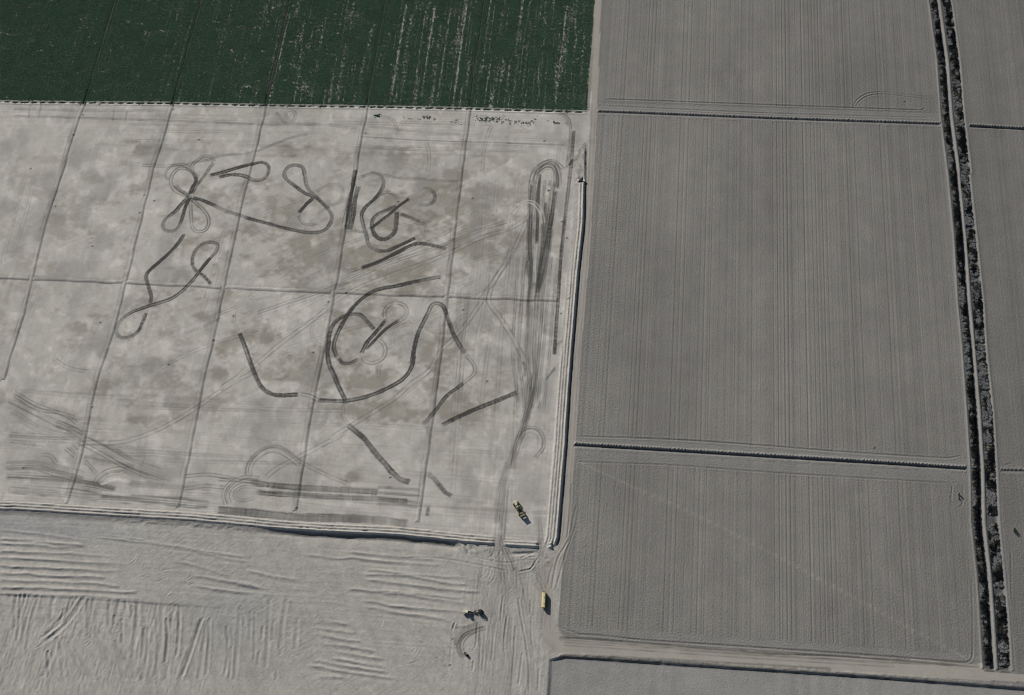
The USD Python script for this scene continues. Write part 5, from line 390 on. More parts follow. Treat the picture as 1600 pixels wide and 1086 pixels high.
for k in range(26):
    r = rf.uniform(5, 15); a0 = rf.uniform(0, 6.28); cx0, cy0 = rf.uniform(-320, -30), rf.uniform(60, 370)
    FAINT.append(('twin', rf.uniform(1.6, 2.6), [(cx0 + r * math.cos(a0 + t), cy0 + r * 1.2 * math.sin(a0 + t), 1.0) for t in np.linspace(0, rf.uniform(2, 4.5), 9)], {'faint': 1, 'dark': rf.uniform(.07, .17)}))
for k in range(20):
    x0 = rf.uniform(-52, -8); x1 = x0 * .55 - 22 + rf.normal(0, 9)
    FAINT.append(('twin', rf.uniform(1.5, 2.6), [(x1 + 4 * rf.random(), -14.0 - 8 * rf.random(), 1.), ((x0 + x1) / 2 + rf.normal(0, 3), -60.0, 1.), (x0, -100.0, 1.), (x0 + rf.normal(0, 4), -150.0, 1.)], {'faint': 1, 'dark': rf.uniform(.03, .10)}))
for k in range(6):
    x0 = rf.uniform(-46, -40); FAINT.append(('twin', 2.3, [(x0, 40.0, 1.), (x0 + rf.normal(0, 1.5), -5.0, 1.), (x0 + rf.normal(2, 3), -25.0, 1.), (rf.uniform(-42, -20), -60.0, 1.)], {'faint': 1, 'dark': rf.uniform(.05, .13)}))
for k in range(5):
    x0 = rf.uniform(-13, -7); FAINT.append(('twin', 2.3, [(x0 - rf.uniform(2, 14), 22.0, 1.), (x0, -8.0, 1.), (x0 + rf.normal(0, 2), -24.0, 1.), (rf.uniform(-10, -2), -50.0, 1.), (rf.uniform(-8, 2), -85.0, 1.)], {'faint': 1, 'dark': rf.uniform(.05, .14)}))
ARCS = []
for ax_, ay_, n_ in [(-333.3,-41,6),(-361.9,-32.8,3),(-321.7,-47.7,6),(-307.3,-50.5,5),(-304.6,-62.7,7),(-293.5,-68,7),(-355.5,-99,4),(-351.9,-108.3,4),(-341.8,-94.4,4),(-377.1,-82.4,4),(-391,-109.9,4),(-378.9,-113.8,3),(-330,-97.2,3),(-287.9,-104.8,3),(-283.1,-52.5,5),(-333.6,-128.1,4),(-389.7,-91.8,4),(-136.9,-77.2,5),(-102.8,-97.1,5),(-150.2,-40,3),(-125.4,-44.4,3),(-83,-99.5,4),(-77.4,-114.2,3),(-55.5,-36.2,5),(-37.8,-41.9,4),(-58.1,-17.2,5),(-53.2,-16.8,5),(-54.5,-36.1,5),(33,25.8,4),(37.3,39.2,4)]:
    for k in range(int(n_ * .8)):
        r = 4 + 2.3 * k + rf.uniform(-.8, .8); a0 = rf.uniform(-1.4, .5) - .3; a1 = a0 + rf.uniform(.6, 1.7)
        ARCS.append(('furrow', 1.1, [(ax_ + r * math.cos(t), ay_ + r * math.sin(t), rf.uniform(.12, .42) * math.sin(.3 + 2.6 * i_ / 6)) for i_, t in enumerate(np.linspace(a0, a1, 7))], {}))
part_ids = {}
def marks(G):
    n = 100
    for kind, w, pts, opt in TR['border']:
        n += 1
        line = smooth_line(pts, 3.0); got = G.near(line, 4.5)
        if got is None: continue
        win, d, off, s, v, Ls = got
        m = (d < 4.5) & (G.lab[win] == LAB['basin']) ; sd = n
        off = off + 1.1 * (n1(s / 14, sd + 5) - .5); d = np.where(d <= np.abs(off) + 1.2, np.abs(off), d); soft = .3 + .9 * n1(s / 18, sd)
        G.H[win] += m * (.34 * np.exp(-(d / 1.5) ** 4) - .10 * np.exp(-((d - 2.0) / .6) ** 2)) * (.8 + .4 * n1(s / 4, sd))
        e1 = np.exp(-((off - 1.8) / .55) ** 2) * (.15 + .7 * n1(s / 8, sd + 1)); e2 = np.exp(-((off + 1.8) / .55) ** 2) * (.05 + .6 * n1(s / 8, sd + 2))
        G.D[win] = np.where(m, 1 - (1 - G.D[win]) * (1 - np.clip(.30 * soft * np.exp(-(d / 2.1) ** 4) + .75 * np.maximum(e1, e2) * soft, 0, .8)), G.D[win])
        G.lab[win][m & (d < 2.0)] = n
        part_ids[n] = ('border_ridge', None)
    n = 200
    for kind, w, pts, opt in TR['bold']:
        n += 1; lay(G, kind, w, pts, opt, lab=n, only=[LAB['basin'], LAB['levee']] + list(range(100, 400))); part_ids[n] = ('wheel_track', None)
    for kind, w, pts, opt in TR['rut'] + TR['roadrut'] + FAINT: lay(G, kind, w, pts, opt)
    for kind, w, pts, opt in TR['pale']: lay(G, kind, w, pts, dict(opt, pale=1))
    for kind, w, pts, opt in TR['paleline']: lay(G, kind, w, [(p[0], p[1], .95) for p in pts], dict(opt, pale=1))
    for kind, w, pts, opt in TR['ridge'] + TR['furrow'] + ARCS: lay(G, kind, w, pts, opt)
    for kind, w, pts, opt in TR['croplane']: lay(G, 'band', 4.2, [(p[0], p[1], 1.0) for p in pts], {}); lay(G, 'furrow', 1.3, [(p[0], p[1], 1.2) for p in pts], {})  # lanes darkened in soil colour for the shade between crop strips
    for x, y in TR['dots']: 
        got = G.near(np.array([(x - .3, y, .8), (x + .3, y, .8)]), 2.2)
        if got: win, d = got[0], got[1]; G.H[win] += .45 * np.exp(-(d / .6) ** 2) * (d < 2.2); G.D[win] = 1 - (1 - G.D[win]) * (1 - .75 * np.exp(-(d / .75) ** 2))
    # shade painted into the soil colour of levee ditches, field banks and scarp
    o = G.X - line_x(ns, G.Y); dampd = .75 * np.exp(-((o - .1) / 1.3) ** 4) * sm(-13, -8, G.Y) * sm(362, 352, G.Y)
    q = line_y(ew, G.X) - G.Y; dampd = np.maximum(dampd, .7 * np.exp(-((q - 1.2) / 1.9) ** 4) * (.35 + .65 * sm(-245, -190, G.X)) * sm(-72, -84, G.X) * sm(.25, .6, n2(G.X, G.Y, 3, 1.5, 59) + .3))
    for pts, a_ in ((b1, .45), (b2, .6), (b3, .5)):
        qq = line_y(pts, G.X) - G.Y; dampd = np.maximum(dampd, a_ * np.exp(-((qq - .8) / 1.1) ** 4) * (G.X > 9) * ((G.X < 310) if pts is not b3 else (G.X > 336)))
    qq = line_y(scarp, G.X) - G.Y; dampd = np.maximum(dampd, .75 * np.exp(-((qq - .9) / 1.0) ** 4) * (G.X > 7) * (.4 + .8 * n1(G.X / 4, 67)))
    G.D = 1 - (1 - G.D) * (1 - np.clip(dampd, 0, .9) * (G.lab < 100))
    # pit below the headgate
    (hx, hy), (kx, ky) = (p[:2] for p in TR['headgate'][0][2])
    cx, cy = (hx + kx) / 2 + .4, (hy + ky) / 2
    if G.xs[0] < cx < G.xs[-1] and G.ys[0] < cy < G.ys[-1]:
        t = np.clip((G.Y - cy) / 4.2, 0, 1); inside = (G.Y > cy) & (G.Y < cy + 4.2)
        m = inside * (1 - sm(1.6 * (1 - t) - .3, 1.6 * (1 - t) + .5, np.abs(G.X - cx - .6 * t))); G.H -= 1.5 * m; G.D = 1 - (1 - G.D) * (1 - .75 * m)
    # little ditch with notches along the crop's edge
    q = line_y(edge_pts, G.X) - G.Y; u = G.X + .8 * q; fr_ = (u / 9.2 + .5 * n1(u / 40, 71) + .3 * n1(u / 8, 73)) % 1.0; lo_ = .2 + .3 * n1(u / 9, 74); dash = sm(lo_, lo_ + .14, fr_) * sm(1.0, .9, fr_) * (.5 + .6 * n1(u / 7, 75))
    m = (G.X < -1)
    G.H += m * (-.5 * np.exp(-((q - 1.6) / .6) ** 4) * (.3 + .7 * dash) + .35 * np.exp(-((q + .2) / .7) ** 4) + .3 * np.exp(-((q - 3.2) / .8) ** 4))
    G.D = np.where(m, 1 - (1 - G.D) * (1 - .6 * dash * np.exp(-((q - 1.6) / .65) ** 4)), G.D)

for G in (L_, R_):
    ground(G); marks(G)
ground(C_)
for kind, w, pts, opt in TR['croplane']: lay(C_, 'band', 5.0, [(p[0], p[1], 1.0) for p in pts], {}); lay(C_, 'band', 5.0, [(p[0], p[1], 1.0) for p in pts], {})  # same lane shade painted on the coarse crop sheet
# sheets meet without cracks, and run out level at the survey's rim
L_.H[:, -1] = np.interp(L_.ys, R_.ys, R_.H[:, 0]); 
jR = int(np.argmin(abs(R_.ys - YB)))
C_.H[0, :] = np.interp(C_.xs, L_.xs, L_.H[-1, :]); C_.H[:, -1] = np.interp(C_.ys, R_.ys, R_.H[:, 0])
for G in (L_, R_, C_):
    rim = np.minimum(sm(XA, XA + 8, G.X) * sm(XC, XC - 8, G.X), sm(YA, YA + 8, G.Y) * sm(R_.ys[-1], R_.ys[-1] - 8, G.Y)); G.H *= rim
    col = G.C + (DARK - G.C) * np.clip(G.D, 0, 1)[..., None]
    up = np.clip(-G.D, 0, 1)[..., None]; G.C = np.clip(col * (1 + .9 * up), .01, .9)
    gy, gx_ = np.gradient(G.H, G.ys, G.xs); N = np.stack([-gx_, -gy, np.ones_like(gx_)], -1); G.N = N / np.linalg.norm(N, axis=-1, keepdims=True)

def sheet(G, mask_cells, path, look):
    ny_, nx_ = G.X.shape; j, i = np.nonzero(mask_cells)
    a = j * nx_ + i; q = np.stack([a, a + 1, a + nx_ + 1, a + nx_], 1)
    ids, inv = np.unique(q, return_inverse=True)
    return [np.stack([G.X, G.Y, G.H], -1).reshape(-1, 3)[ids], inv.reshape(-1, 4), G.N.reshape(-1, 3)[ids], G.C.reshape(-1, 3)[ids]]
def join(parts):
    n, V, Q, N, C = 0, [], [], [], []
    for v, q, nn, c in parts: V.append(v); Q.append(q + n); N.append(nn); C.append(c); n += len(v)
    return np.vstack(V), np.vstack(Q), np.vstack(N), np.vstack(C)
def put_sheet(path, parts, look):
    v, q, nn, c = join(parts)
    m = UsdGeom.Mesh.Define(stage, path)
    m.CreatePointsAttr(Vt.Vec3fArray.FromNumpy(v.astype(np.float32))); m.CreateFaceVertexCountsAttr(Vt.IntArray.FromNumpy(np.full(len(q), 4, np.int32))); m.CreateFaceVertexIndicesAttr(Vt.IntArray.FromNumpy(q.astype(np.int32).ravel()))
    m.CreateSubdivisionSchemeAttr('none'); m.CreateNormalsAttr(Vt.Vec3fArray.FromNumpy(nn.astype(np.float32))); m.SetNormalsInterpolation('vertex')
    UsdGeom.PrimvarsAPI(m).CreatePrimvar('soil', T3.Color3fArray, 'vertex').Set(Vt.Vec3fArray.FromNumpy(c.astype(np.float32)))
    UsdShade.MaterialBindingAPI.Apply(m.GetPrim()).Bind(LOOK[look]); return m
def cells(G, ids): return np.isin(G.lab[:-1, :-1], ids)

basin = UsdGeom.Xform.Define(stage, path_of('cleared_field')); BP = str(basin.GetPath())
tag(basin, 'pale levelled field criss-crossed by dark looping wheel tracks', 'field', kind='structure')
for nm, key, look, label, cat in (
    ('graded_ground', 'graded', 'graded', 'pale scraped ground in ridges south of the earth levee', 'ground'),
    ('levee', 'levee', 'bank', 'parallel pale earth ridges bent round the south and east of the pale field', 'earth bank'),
    ('dirt_road', 'road', 'road', 'tan dirt farm road beside the levee, turning east along the south', 'dirt road'),
    ('ploughed_field', 'north', 'plough', 'grey ploughed field north of the toothed ditch bank, right of the crop', 'field'),
    ('ploughed_field', 'middle', 'plough', 'largest grey ploughed field, between the two toothed ditch banks', 'field'),
    ('ploughed_field', 'lower', 'plough', 'grey ploughed field crossed by one thin diagonal pale line', 'field'),
    ('ploughed_field', 'east_a', 'plough', 'grey field beyond the scrubby drain in the top right corner', 'field'),
    ('ploughed_field', 'east_b', 'plough', 'narrow strip of grey field beyond the drain at the middle right edge', 'field'),
    ('ploughed_field', 'east_c', 'plough', 'grey field beyond the drain with a lone shrub, lower right edge', 'field'),
    ('ploughed_field', 'south', 'graded', 'bare field edge below the dark bank along the bottom farm road', 'field'),
    ('crop_ground', 'crop', 'basin', 'dry soil showing between the rows of the green crop', 'ground'),
    ('drain_ground', 'drain', 'bank', 'dark double drain with a low bare bank running up the right side', 'ditch')):
    parts = [sheet(G, cells(G, [LAB[key]]), None, look) for G in (L_, C_, R_) if cells(G, [LAB[key]]).any()]
    if parts: tag(put_sheet(path_of(nm), parts, look), label, cat, kind='structure')
put_sheet(path_of('field_surface', BP), [sheet(G, cells(G, [LAB['basin']]), None, 'basin') for G in (L_, C_, R_) if cells(G, [LAB['basin']]).any()], 'basin')
for n, (nm, lb) in sorted(part_ids.items()):
    parts = [sheet(G, cells(G, [n]), None, 'basin') for G in (L_, R_) if cells(G, [n]).any()]
    if parts: put_sheet(path_of(nm, BP), parts, 'basin')
# land beyond the survey, out to the horizon
far = 6000.0; x0, x1, y0, y1 = L_.xs[0], R_.xs[-1], YA, R_.ys[-1]
ov = np.array([[-far, -far, 0], [far, -far, 0], [far, far, 0], [-far, far, 0], [x0, y0, 0], [x1, y0, 0], [x1, y1, 0], [x0, y1, 0]], float)
of = np.array([[0, 1, 5, 4], [1, 2, 6, 5], [2, 3, 7, 6], [3, 0, 4, 7]])
tag(put_sheet(path_of('ground'), [(ov, of, np.tile([0, 0, 1.], (8, 1)), np.tile([.25, .24, .22], (8, 1)))], 'plough'), 'flat farm land beyond the fields', 'ground', kind='structure')

def height_at(x, y):
    G = L_ if x < XB and y < YB else R_ if x >= XB else C_
    i, j = np.clip(np.searchsorted(G.xs, x), 1, len(G.xs) - 1), np.clip(np.searchsorted(G.ys, y), 1, len(G.ys) - 1)
    return float(G.H[j - 1:j + 1, i - 1:i + 1].mean())
def heights(x, y):
    out = np.zeros(len(x))
    for G, m in ((L_, (x < XB) & (y < YB)), (R_, x >= XB), (C_, (x < XB) & (y >= YB))):
        i, j = np.clip(np.searchsorted(G.xs, x[m]), 0, len(G.xs) - 1), np.clip(np.searchsorted(G.ys, y[m]), 0, len(G.ys) - 1); out[m] = G.H[j, i]
    return out

# ------------------------------------------------------------------ vegetation
def leaf_look(name, col, trans=.25):
    return usdkit.material(stage, f'/World/Looks/{name}', {
        'o': ('object_info', {}), 'g': ('geometry', {}), 'n': ('noise_texture', {'scale': .06, 'detail': 3.0}),
        'a': ('math', {'math_type': 'add'}), 'h': ('math', {'math_type': 'multiply', 'value2': .5}),
        'r': ('rgb_ramp', {'ramp': [(.2, tuple(c * .72 for c in col)), (.8, tuple(c * 1.3 for c in col))]}),
        'd': ('diffuse_bsdf', {'roughness': .4}), 't': ('translucent_bsdf', {}), 'm': ('mix_closure', {'fac': trans})},
        [('g.position', 'n.vector'), ('n.fac', 'a.value1'), ('o.random', 'a.value2'), ('a.value', 'h.value1'), ('h.value', 'r.fac'), ('r.color', 'd.color'), ('r.color', 't.color'), ('d.BSDF', 'm.closure1'), ('t.BSDF', 'm.closure2')], surface='m.closure')
def clump(rng, r, h, n, leaf, flat=.6):
    """A plant as many leaf-sized faces spread through a dome."""
    V, F = [], []
    for k in range(n):
        a, e = rng.uniform(0, 2 * math.pi), rng.uniform(.12, 1) ** .7
        q = rng.uniform(.25, 1) ** .6
        c = np.array([math.cos(a) * r * q * math.sqrt(max(0, 1 - (e * .9) ** 2)), math.sin(a) * r * q * math.sqrt(max(0, 1 - (e * .9) ** 2)), h * e * (.55 + .45 * q)])
        d1 = np.array([math.cos(a), math.sin(a), rng.uniform(-.3, .5) * flat]); d1 /= np.linalg.norm(d1); d2 = np.cross(d1, rng.normal(0, 1, 3)); d2 /= np.linalg.norm(d2)
        if abs(d2[2]) > .8 - flat * .3: d2 = np.array([-d1[1], d1[0], .2])
        s = leaf * rng.uniform(.7, 1.3); b = len(V)
        V += [c - d1 * s * .5, c + d2 * s * .35, c + d1 * s * .6, c - d2 * s * .35]; F += [[b, b + 1, b + 2], [b, b + 2, b + 3]]
    return np.array(V), np.array(F)
def scatter(name, protos, pos, which, yaw, size, label, cat, kind='stuff', sz=None):
    pi = UsdGeom.PointInstancer.Define(stage, path_of(name)); base = str(pi.GetPath())
    UsdGeom.Scope.Define(stage, base + '/plants')
    for k, ((v, f), mat) in enumerate(protos):
        usdkit.mesh(stage, f'{base}/plants/plant' + (f'_{k:03d}' if k else ''), (v, f), mat)
    pi.CreatePrototypesRel().SetTargets([Sdf.Path(f'{base}/plants/plant' + (f'_{k:03d}' if k else '')) for k in range(len(protos))])
    pi.CreatePositionsAttr(Vt.Vec3fArray.FromNumpy(pos.astype(np.float32))); pi.CreateProtoIndicesAttr(Vt.IntArray.FromNumpy(which.astype(np.int32)))
    quat = np.stack([0 * yaw, 0 * yaw, np.sin(yaw / 2), np.cos(yaw / 2)], 1)
    pi.CreateOrientationsAttr(Vt.QuathArray([Gf.Quath(float(c), 0, 0, float(s)) for s, c in zip(np.sin(yaw / 2), np.cos(yaw / 2))]))
    sc = np.repeat(size[:, None], 3, 1)
    if sz is not None: sc[:, 2] *= sz
    pi.CreateScalesAttr(Vt.Vec3fArray.FromNumpy(sc.astype(np.float32)))
    return tag(pi, label, cat, kind=kind)

rng = np.random.default_rng(3)
crop_looks = [leaf_look('crop_leaf', (.098, .172, .112)), leaf_look('crop_leaf_dark', (.083, .148, .096)), leaf_look('crop_leaf_pale', (.118, .196, .130))]
crop_protos = [(clump(np.random.default_rng(40 + k), .62, .55, 26, .42), crop_looks[k % 3]) for k in range(6)]
cx = np.arange(XA + 4, 1.0, .98); cy = np.arange(388.0, 574, .66)
gx2, gy2 = (a.ravel() for a in np.meshgrid(cx, cy)); gx2 = gx2 + rng.normal(0, .10, len(gx2)); gy2 = gy2 + rng.normal(0, .16, len(gy2))
edy = line_y(edge_pts, gx2)
# leave out what lies far outside the picture's slanting left side
seen = gx2 > np.interp(gy2, [388, 574], [-575, -622])
gap = np.zeros(len(gx2), bool)
for kind, w, pts, opt in TR['croplane']:
    lx = line_x(pts, gy2); gap |= np.abs(gx2 - lx) < .62
sparse = np.zeros(len(gx2))
for kind, w, pts, opt in TR['streak']:
    p = np.array([(*q, 1.0)[:3] for q in pts]); o = np.argsort(p[:, 1]); lx = np.interp(gy2, p[o, 1], p[o, 0]); lv = np.interp(gy2, p[o, 1], p[o, 2])
    ok = (gy2 > p[:, 1].min() - 1) & (gy2 < p[:, 1].max() + 1)
    sparse = np.maximum(sparse, ok * lv * np.exp(-((gx2 - lx) / (w * .8)) ** 2) * (.45 + .8 * n1(gy2 / 2.2, int(abs(lx[0])) % 50)))
for kind, k, pts, opt in TR['streakblob']:
    for p in [(*q, 1.0)[:3] for q in pts]:
        rad = (9 if k == 1 else 4) * (.6 + .5 * p[2]) if p[2] < .75 else 2.4
        sparse = np.maximum(sparse, p[2] * .8 * np.exp(-(((gx2 - p[0]) / (rad * .8)) ** 2 + ((gy2 - p[1]) / rad) ** 2)) * (.25 + 1.0 * n2(gx2, gy2, 2.4, 1.6, 77)))
zone = np.interp(gx2, [-620, -420, -330, -230, -205, -95, -60, 0], [.16, .22, .32, .46, .34, .52, .50, .36])
sparse = np.maximum(sparse, sm(.58, .80, n2(gx2, gy2, 1.5, 34, 78)) * zone * (.4 + .9 * n2(gx2, gy2, 3, 2.0, 79)))
sparse = np.maximum(sparse, sm(.60, .80, f2(gx2, gy2, 7, 1.5, o=2, seed=80)) * .34)
keepm = seen & ~gap & (gy2 > edy + .6) & (gx2 < np.interp(gy2, [388, 574], [-1.6, -2.8])) & (rng.random(len(gx2)) > np.clip(sparse * 1.15, 0, .9))
px, py = gx2[keepm], gy2[keepm]; n = len(px)
scatter('crop', crop_protos, np.stack([px, py, heights(px, py) - .03], 1), rng.integers(0, 6, n), rng.uniform(0, 6.28, n), rng.uniform(.8, 1.15, n) * (1 - .45 * np.clip(sparse[keepm], 0, 1)), 'dense dark green row crop with pale thin streaks filling the top left', 'crop')
# weeds: in the notched ditch along the crop's edge and scattered in the pale field
wx, wy = [], []
u = rng.uniform(XA + 50, -2, 6500); q = rng.normal(1.6, .45, len(u)); uu = u + .8 * q
ph = (uu / 9.2 + .5 * n1(uu / 40, 71) + .3 * n1(uu / 8, 73)) % 1.0; ok = (ph > .36) & (ph < .96) & (n1(uu / 23, 72) > .12); wx.append(u[ok]); wy.append((line_y(edge_pts, u) - q)[ok])
px, py = wx[0], wy[0]; n = len(px)
scatter('ditch_weeds', crop_protos[:3], np.stack([px, py, heights(px, py) - .05], 1), rng.integers(0, 3, n), rng.uniform(0, 6.28, n), rng.uniform(.5, .9, n), 'dark green weeds in dashes along the notched ditch under the crop', 'weeds')
wx, wy = [], []
for kind, w, pts, opt in TR['weed']:
    ln = smooth_line(pts, 1.0); k = rng.integers(0, len(ln), 700); off = rng.normal(0, w * .32, 700); X_, Y_ = ln[k, 0] + rng.normal(0, .8, 700), ln[k, 1] + off
    ok = (rng.random(700) < .8 * ln[k, 2] ** 1.5) & (n2(X_, Y_, 2.2, 1.3, 91) > .62 - .22 * ln[k, 2]); wx.append(X_[ok]); wy.append(Y_[ok])
px, py = np.concatenate(wx), np.concatenate(wy); n = len(px)
scatter('field_weeds', crop_protos[:3], np.stack([px, py, heights(px, py) - .04], 1), rng.integers(0, 3, n), rng.uniform(0, 6.28, n), rng.uniform(.4, .8, n), 'patchy strip of green weeds in the pale field below the crop', 'weeds')

# scrub along the drain
scrub_looks = [leaf_look('scrub_dark', (.036, .039, .038), .1), leaf_look('scrub_black', (.012, .014, .016), .1), leaf_look('scrub_olive', (.085, .083, .062), .15), leaf_look('scrub_pale', (.27, .28, .30), .15), leaf_look('scrub_straw', (.30, .285, .25), .15)]
scrub_protos = [(clump(np.random.default_rng(60 + k), 1.0, 1.35, 60, .5, 1.0), scrub_looks[k % 5]) for k in range(10)]
def thicket(key, lo, hi, per_m, bias, label, hgt, tilt):
    m = int(650 * per_m); Y_ = rng.uniform(-78, 572, m); a = rng.uniform(0, 1, m); X_ = line_x(TR[key][0][2], Y_) + lo + (hi - lo) * a
    v = f2(X_, Y_, 3.5, 6.5, o=3, seed=bias); lg = n2(0 * Y_, Y_, 9, 45, bias + 1)
    light = v + .34 * (lg - .5) + rng.normal(0, .05, m) - tilt * (a - .3)  # sunlit west side painted in by picking paler clumps there
    sel = np.where(light > .535, np.where(rng.random(m) < .62, 3, 4), np.where(light > .48, 2, np.where(light > .39, 0, 1)))
    keep_ = (v > .22) & (n1(Y_ / 3.1, bias + 2) + .35 * n1(Y_ / 19, bias + 3) > .27)
    X_, Y_, sel, a = X_[keep_], Y_[keep_], sel[keep_], a[keep_]; n = len(X_)
    size = rng.uniform(.55, 1.15, n) * hgt * np.interp(a, [0, .15, .6, .9, 1], [.55, .9, 1.1, .9, .5])
    scatter(key_name[key], scrub_protos, np.stack([X_, Y_, heights(X_, Y_) - .1], 1), sel + 5 * rng.integers(0, 2, n), rng.uniform(0, 6.28, n), size, label, 'scrub')
key_name = dict(drain1='ditch_scrub', drain2='ditch_scrub')
thicket('drain1', -3.5, 1.7, 7, 201, 'grey mottled scrub filling the western ditch of the double drain', 1.12, .22)
thicket('drain2', -3.6, 3.6, 9, 207, 'blackish mottled scrub filling the eastern ditch of the double drain', 1.15, .08)

# ------------------------------------------------------------------ machines and small structures
class MB:
    def __init__(s): s.m = []
    def box(s, x0, x1, y0, y1, z0, z1, bev=.06):
        b = trimesh.creation.box([x1 - x0, y1 - y0, z1 - z0])
        bev = min(bev, .3 * min(b.extents)); h = b.extents / 2
        pts = [[sx * (h[0] - (bev if k != 0 else 0)), sy * (h[1] - (bev if k != 1 else 0)), sz * (h[2] - (bev if k != 2 else 0))] for sx in (-1, 1) for sy in (-1, 1) for sz in (-1, 1) for k in range(3)]
        c = trimesh.convex.convex_hull(np.array(pts)); c.apply_translation([(x0 + x1) / 2, (y0 + y1) / 2, (z0 + z1) / 2]); s.m.append(c); return s
    def hull(s, pts): s.m.append(trimesh.convex.convex_hull(np.array(pts, float))); return s
    def bar(s, a, b, r, n=8):
        s.m.append(trimesh.creation.cylinder(r, segment=[a, b], sections=n)); return s
    def wheel(s, x, y, z, r, w, n=20):
        prof = [(r * .5, -w / 2), (r * .92, -w / 2), (r, -w * .33), (r, w * .33), (r * .92, w / 2), (r * .5, w / 2), (r * .5, -w / 2)]
        t = trimesh.creation.revolve(np.array(prof), sections=n); t.apply_transform(trimesh.transformations.rotation_matrix(math.pi / 2, [1, 0, 0])); t.apply_translation([x, y, z]); s.m.append(t)
        for k in range(14):   # tread lugs
            a = 2 * math.pi * k / 14; lug = trimesh.creation.box([.12 * r, w * .96, .09 * r]); lug.apply_translation([0, 0, r * 1.02]); lug.apply_transform(trimesh.transformations.rotation_matrix(a, [0, 1, 0])); lug.apply_translation([x, y, z]); s.m.append(lug)
        return s
    def disc(s, x, y, z, r, w):
        c = trimesh.creation.cylinder(r, w, sections=16); c.apply_transform(trimesh.transformations.rotation_matrix(math.pi / 2, [1, 0, 0])); c.apply_translation([x, y, z]); s.m.append(c); return s
    def put(s, name, mat, parent, label=None):
        m = usdkit.mesh(stage, path_of(name, str(parent.GetPath())), trimesh.util.concatenate(s.m), M[mat], smooth=35)
        if label: tag(m, label)
        return m
M = dict(yellow=plain('faded_yellow_paint', (.50, .415, .22), .5), cream=plain('cream_paint', (.66, .60, .44), .55), bus=plain('pale_yellow_paint', (.68, .57, .31), .5, var=.08), olive=plain('dusty_olive_paint', (.13, .125, .055), .7), rubber=plain('tyre_rubber', (.022, .022, .022), .9), dark=plain('dark_iron', (.035, .035, .037), .6, .3), steel=plain('worn_steel', (.22, .22, .22), .45, .6),
         glass=usdkit.material(stage, '/World/Looks/window_glass', {'p': ('principled_bsdf', {'base_color': (.03, .04, .045), 'roughness': .08})}, [], surface='p.BSDF'), white=plain('off_white_paint', (.74, .72, .66), .5), concrete=plain('pale_concrete', (.70, .66, .60), .85), rust=plain('rusty_brown', (.17, .10, .055), .85), soil=plain('load_of_soil', (.20, .19, .17), .95, scale=2), green=plain('dark_green_paint', (.03, .055, .03), .6), grey=plain('grey_concrete_pipe', (.10, .10, .10), .9))
def thing(name, x, y, ang, label, cat, group=None, z=None):
    t = UsdGeom.Xform.Define(stage, path_of(name)); t.AddTranslateOp().Set(Gf.Vec3d(x, y, height_at(x, y) if z is None else z)); t.AddRotateZOp().Set(math.degrees(ang))
    return tag(t, label, cat, group) and t
def spot(key):
    (x0, y0), (x1, y1) = (p[:2] for p in TR['place_' + key]); return (x0 + x1) / 2, (y0 + y1) / 2, math.atan2(y1 - y0, x1 - x0), math.hypot(x1 - x0, y1 - y0)

# motor scraper
x, y, a, ln = spot('scraper')
t = thing('motor_scraper', x, y, a, 'long yellow earth scraper with open bowl standing on the pale field', 'scraper'); t.AddScaleOp().Set(Gf.Vec3f(1.07, 1.12, 1.05))
hood = MB().box(4.3, 6.9, -.8, .8, 1.15, 2.3, .12).put('hood', 'cream', t)
MB().box(6.86, 6.98, -.72, .72, 1.2, 2.2).put('grille', 'dark', hood); MB().bar((5.2, .5, 2.2), (5.2, .5, 3.2), .09).put('exhaust_pipe', 'dark', hood)
MB().box(2.6, 6.6, -.55, .55, .75, 1.2).put('tractor_frame', 'dark', t)
cb = MB().box(2.9, 4.25, -.2, 1.0, 1.2, 2.4, .08).put('cab', 'yellow', t); MB().box(2.85, 4.2, -.3, 1.1, 3.3, 3.42, .05).put('canopy', 'cream', cb)
[MB().bar((xx_, yy_, 2.3), (xx_, yy_, 3.35), .05).put('canopy_post', 'yellow', cb) for xx_ in (2.95, 4.1) for yy_ in (-.2, 1.0)]
for s in (-1, 1):
    MB().box(3.3, 4.9, s * 1.25 - .38, s * 1.25 + .38, 2.38, 2.5).put('fender', 'olive', t)
for xx_, r in ((4.1, 1.12), (-4.6, 1.12)):
    for s in (-1, 1):
        w = MB().wheel(xx_, s * 1.72, r, r, .78).put('wheel', 'rubber', t); MB().disc(xx_, s * 1.72, r, r * .5, .6).put('rim', 'yellow', w)
MB().bar((2.9, 0, 1.1), (2.5, 0, 2.5), .32).bar((2.5, 0, 2.5), (1.1, 0, 2.9), .32).bar((1.1, -1.75, 2.9), (1.1, 1.75, 2.9), .26).put('gooseneck', 'yellow', t)
for s in (-1, 1): MB().hull([(1.2, s * 1.78 - .1, 3.0), (1.2, s * 1.78 + .1, 3.0), (1.0, s * 1.78 - .1, 2.4), (1.0, s * 1.78 + .1, 2.4), (-2.2, s * 1.78 - .1, 1.0), (-2.2, s * 1.78 + .1, 1.0), (-2.2, s * 1.78 - .1, 1.5), (-2.2, s * 1.78 + .1, 1.5)]).put('draft_arm', 'yellow', t)
bw = MB()
for s in (-1, 1): bw.hull([(-6.2, s * 1.5 - .06, 1.0), (-6.2, s * 1.5 + .06, 1.0), (-6.2, s * 1.5 - .06, 3.3), (-6.2, s * 1.5 + .06, 3.3), (-.6, s * 1.5 - .06, 2.5), (-.6, s * 1.5 + .06, 2.5), (-.2, s * 1.5 - .06, .5), (-.2, s * 1.5 + .06, .5)])
bw.box(-6.1, -.3, -1.44, 1.44, .5, .62)
